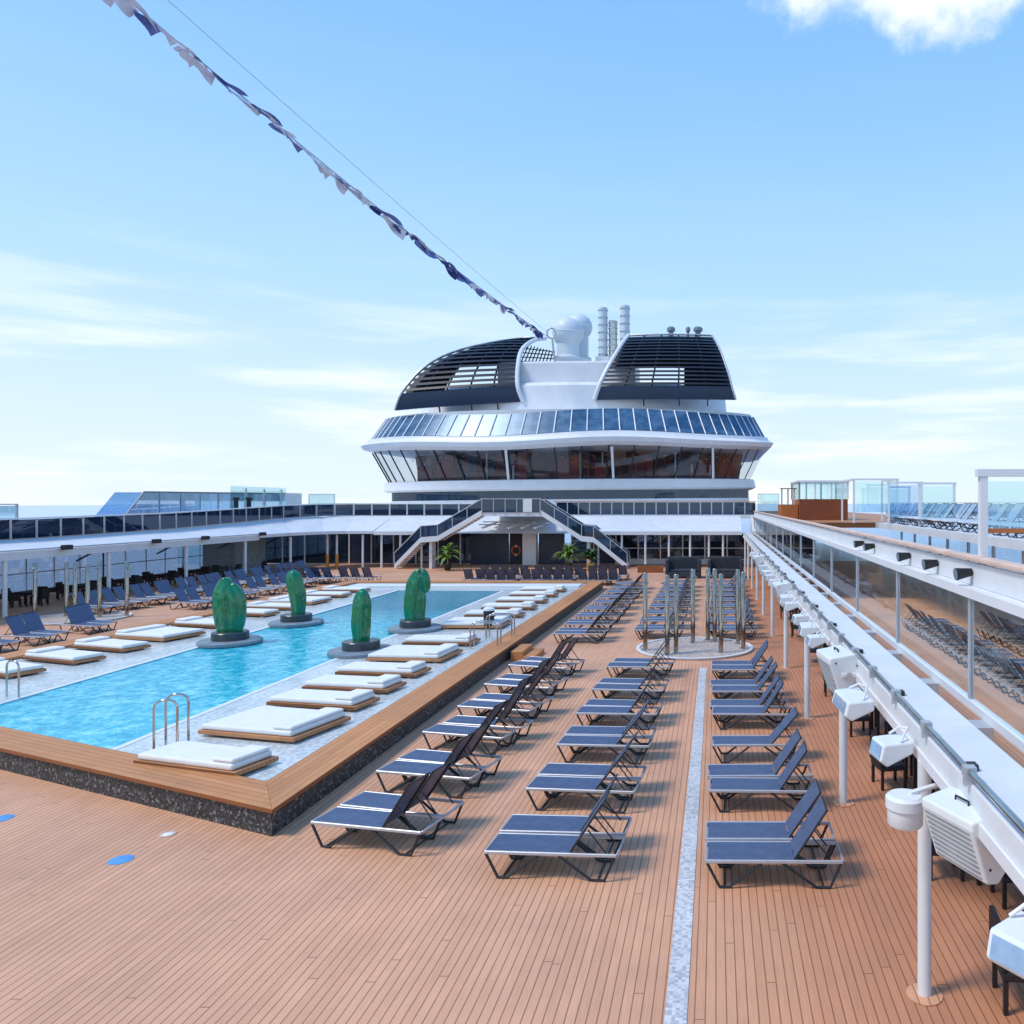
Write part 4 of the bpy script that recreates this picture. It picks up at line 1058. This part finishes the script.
# radomes, exhaust pipes
def radome(px, py, Y, r, label):
    t = thing('radome', label, 'radome', (X(px,Y),Y,Z(360,Y)), 0, 'satellite radomes')
    zc = Z(py, Y)-Z(360, Y)
    MB().lathe([(r*math.sin(a), zc-r*math.cos(a)) for a in [math.pi*k/20 for k in range(0,21)]], 32).build('dome', 'dome', t)
    MB().lathe([(r*.95,0),(r*.95,.2),(r*.72,.4),(r*.72,zc-r*.7),(r*.85,zc-r*.55)], 24).build('pedestal', 'dome', t)
    MB().ringed([(r*.99,zc-.06),(r*1.025,zc),(r*.99,zc+.06)], 32).build('seam', 'offwhite', t)
radome(568, 333, 86, 1.72, 'nearer white satellite radome between the funnel screens')
radome(579, 327, 89, 1.5, 'farther white satellite radome half hidden behind the nearer one')
for i, (px, ytop, w, mt, lab) in enumerate([(603,308,.50,'dome','left tall exhaust pipe with ribbed rim beside the radomes'),(613,321,.46,'steel','short polished exhaust pipe between the two tall ones'),(625,306,.52,'dome','right tall exhaust pipe next to the right screen')]):
    Y = 87
    t = thing('exhaust_pipe', lab, 'exhaust pipe', (X(px,Y),Y,Z(362,Y)), 0, 'exhaust pipes')
    h = Z(ytop,Y)-Z(362,Y)
    MB().lathe([(w,0),(w,h*.55),(w*1.0,h),(w*.8,h),(w*.8,h-.5),(0,h-.5)], 20).build('pipe', mt, t)
    for k in range(7):
        z = h*.12+h*.82*k/6
        MB().lathe([(w+.01,z),(w+.08,z+.03),(w+.08,z+.11),(w+.01,z+.14)], 20).build('band', 'alu', t)
    MB().box(-w*1.5,w*1.5,-w*1.3,w*1.3,0.01,.5).build('base', 'offwhite', t)
for i, (px, w) in enumerate([(671,.45),(688,.25),(698,.5)]):
    t = thing('roof_vent', 'grey roof vent on the right screen, %s' % ['leftmost','slim middle one','rightmost'][i], 'roof vent', (X(px,83),83,Z(336,83)), 0, 'roof vents')
    MB().lathe([(w*.6,0),(w*.6,.5)], 14).build('pipe', 'disc', t); MB().lathe([(w,.5),(w,.8),(w*.7,.95),(0,.95)], 16).build('cap', 'disc', t)

# ------------------------------------------------------------------ flag line and stay
fl = thing('flag_line', 'long line of navy, blue and white flags strung from the funnel overhead', 'flag line', (0,0,0))
A_, B_ = Vector((-16.75,77.,22.0)), Vector((-25.2,16.,27.2))
def rope_at(u): return A_.lerp(B_, u)+Vector((0,0,-1.7*4*u*(1-u)*.5))
MB().tube([rope_at(k/40) for k in range(41)], .035, 6).build('rope', 'rope', fl)
u = .012; k = 0
while u < .95:
    ln = rnd.uniform(1.1,2.6); hgt = rnd.uniform(.28,.66)
    p = rope_at(u); d = (rope_at(u+.01)-rope_at(u)).normalized()
    mb = MB(); vs = []; fs = []; nx, ny = 9, 4; ph = rnd.uniform(0,6)
    lean = rnd.uniform(-.5,.5); side = Vector((0,0,1)).cross(d).normalized()
    drift = rnd.uniform(.2,.6)
    for i in range(nx):
        for j in range(ny):
            a, c = i/(nx-1), j/(ny-1)
            taper = 1-.55*a
            tw = 1.1*math.sin(3*ph)+.9*a*math.cos(ph)+.6*math.sin(4*a+ph)
            off = (Vector((0,0,-1))*math.cos(tw)+side*math.sin(tw))*hgt*c*taper
            vs.append(p+d*ln*a+Vector((0,0,-.05-drift*.22*a*math.sin(2*a+ph)**2))+off+side*.08*math.sin(6*a+ph+2*c))
    for i in range(nx-1):
        for j in range(ny-1):
            a = i*ny+j; fs.append((a,a+ny,a+ny+1,a+1))
    r = rnd.random(); white = .66 < u < .86
    mt = 'flag_white' if (white and r < .7) or r < .36 else ('flag_navy' if r < .64 else 'flag_blue')
    mb.add(vs, fs, True).build('flag', mt, fl)
    u += ln/62*rnd.uniform(.26,.5); k += 1
sy = thing('stay_wire', 'thin pale stay wire stretched above the flag line', 'wire', (0,0,0))
MB().tube([Vector((-16.6,77,22.3)).lerp(Vector((-23.6,17,26.9)), k/20)+Vector((0,0,-.25*4*(k/20)*(1-k/20))) for k in range(21)], .016, 5).build('wire', 'rope', sy)
hk = thing('mast_ring', 'round metal mast ring where the flag line meets the funnel', 'mast ring', (-16.4,77.6,22.2))
MB().tube([(.42*math.cos(a),0,.5*math.sin(a)+.2) for a in [2*math.pi*k/20 for k in range(21)]], .09, 8, False).build('ring', 'alu', hk)
MB().tube([(.1,0,-.3),(.3,.3,-2.6)], .1, 8).build('stem', 'alu', hk)

# ------------------------------------------------------------------ light, sky, camera
SUN_EL, SUN_AZ = R(56), R(246)      # azimuth clockwise from +Y: behind the camera, to the left
w = bpy.data.worlds.new('World'); sc.world = w; w.use_nodes = True
nt = w.node_tree; nt.nodes.clear()
out = nt.nodes.new('ShaderNodeOutputWorld'); bg = N(nt, 'ShaderNodeBackground', Strength=.138)
sky = N(nt, 'ShaderNodeTexSky'); sky.sky_type = 'NISHITA'; sky.sun_disc = False
sky.sun_elevation = SUN_EL; sky.sun_rotation = SUN_AZ; sky.air_density = 1.; sky.dust_density = .6; sky.ozone_density = 1.6
tc = N(nt, 'ShaderNodeTexCoord')
nrm = N(nt, 'ShaderNodeVectorMath', operation='NORMALIZE'); L(nt, tc.outputs['Generated'], nrm.inputs[0])
sx = N(nt, 'ShaderNodeSeparateXYZ'); L(nt, nrm.outputs[0], sx.inputs[0])
# haze: pale towards the horizon
gr = N(nt, 'ShaderNodeValToRGB'); L(nt, sx.outputs['Z'], gr.inputs['Fac']); e = gr.color_ramp.elements
while len(e) < 5: e.new(.5)
for i, (p_, c_) in enumerate([(0., (.74,.85,.93)), (.10, (.64,.80,.95)), (.26, (.43,.69,.98)), (.45, (.27,.55,.97)), (.75, (.11,.36,.92))]): e[i].position = p_; e[i].color = c4(c_)
gs = N(nt, 'ShaderNodeVectorMath', operation='SCALE'); L(nt, gr.outputs[0], gs.inputs[0]); gs.inputs['Scale'].default_value = 8.6
mh = N(nt, 'ShaderNodeMix', data_type='RGBA'); mh.inputs['Factor'].default_value = .9; L(nt, sky.outputs[0], mh.inputs['A']); L(nt, gs.outputs[0], mh.inputs['B'])
# streaky low cloud
mp = N(nt, 'ShaderNodeMapping'); mp.inputs['Scale'].default_value = (1.6,1.6,13.); mp.inputs['Location'].default_value = (.75,.1,.9); L(nt, nrm.outputs[0], mp.inputs['Vector'])
n1 = N(nt, 'ShaderNodeTexNoise', Scale=1.9, Detail=9., Roughness=.58); L(nt, mp.outputs[0], n1.inputs['Vector'])
c1 = N(nt, 'ShaderNodeMapRange'); c1.interpolation_type = 'SMOOTHSTEP'; c1.inputs['From Min'].default_value = .43; c1.inputs['From Max'].default_value = .68; L(nt, n1.outputs['Fac'], c1.inputs['Value'])
lo = N(nt, 'ShaderNodeMapRange'); lo.interpolation_type = 'SMOOTHSTEP'; lo.inputs['From Min'].default_value = .10; lo.inputs['From Max'].default_value = .31; lo.inputs['To Min'].default_value = .72; lo.inputs['To Max'].default_value = .02
L(nt, sx.outputs['Z'], lo.inputs['Value'])
m1 = N(nt, 'ShaderNodeMath', operation='MULTIPLY'); L(nt, c1.outputs[0], m1.inputs[0]); L(nt, lo.outputs[0], m1.inputs[1])
# one bright cumulus high on the right
cd = Vector((.255,1,.70)).normalized()
sb = N(nt, 'ShaderNodeVectorMath', operation='SUBTRACT'); L(nt, nrm.outputs[0], sb.inputs[0]); sb.inputs[1].default_value = cd
sc2 = N(nt, 'ShaderNodeVectorMath', operation='MULTIPLY'); L(nt, sb.outputs[0], sc2.inputs[0]); sc2.inputs[1].default_value = (1., 2.2, 2.6)
ln = N(nt, 'ShaderNodeVectorMath', operation='LENGTH'); L(nt, sc2.outputs[0], ln.inputs[0])
n2 = N(nt, 'ShaderNodeTexNoise', Scale=11., Detail=8., Roughness=.6); L(nt, nrm.outputs[0], n2.inputs['Vector'])
ma = N(nt, 'ShaderNodeMath', operation='MULTIPLY_ADD'); L(nt, n2.outputs['Fac'], ma.inputs[0]); ma.inputs[1].default_value = -.30; L(nt, ln.outputs['Value'], ma.inputs[2])
c2 = N(nt, 'ShaderNodeMapRange'); c2.interpolation_type = 'SMOOTHSTEP'; c2.inputs['From Min'].default_value = .06; c2.inputs['From Max'].default_value = -.06; c2.inputs['To Min'].default_value = 0.; c2.inputs['To Max'].default_value = 1.
L(nt, ma.outputs[0], c2.inputs['Value'])
mm = N(nt, 'ShaderNodeMath', operation='MAXIMUM'); L(nt, m1.outputs[0], mm.inputs[0]); L(nt, c2.outputs[0], mm.inputs[1])
mc = N(nt, 'ShaderNodeMix', data_type='RGBA'); L(nt, mm.outputs[0], mc.inputs['Factor']); L(nt, mh.outputs['Result'], mc.inputs['A']); mc.inputs['B'].default_value = (8.2,8.5,8.7,1)
L(nt, mc.outputs['Result'], bg.inputs['Color']); L(nt, bg.outputs[0], out.inputs[0])

sl = bpy.data.lights.new('sun', 'SUN'); sl.energy = 2.75; sl.angle = R(14); sl.color = (1, .93, .84)
so = bpy.data.objects.new('sun', sl); col.objects.link(so)
dirv = Vector((math.sin(SUN_AZ)*math.cos(SUN_EL), math.cos(SUN_AZ)*math.cos(SUN_EL), math.sin(SUN_EL)))
so.rotation_euler = dirv.to_track_quat('Z', 'Y').to_euler(); so.location = (0,0,60)

cam = bpy.data.cameras.new('camera'); co = bpy.data.objects.new('camera', cam); col.objects.link(co)
co.location = (0,0,5.5); co.rotation_euler = (R(90),0,0)
cam.sensor_width = 36; cam.lens = 780/1024*36
cam.shift_x = -(716-512)/1024; cam.shift_y = (503-512)/1024
cam.clip_end = 60000; cam.clip_start = .1
sc.camera = co
sc.render.engine = 'CYCLES'
sc.cycles.max_bounces = 8; sc.cycles.transparent_max_bounces = 24
sc.view_settings.view_transform = 'Standard'; sc.view_settings.look = 'None'; sc.view_settings.exposure = 0; sc.view_settings.gamma = 1
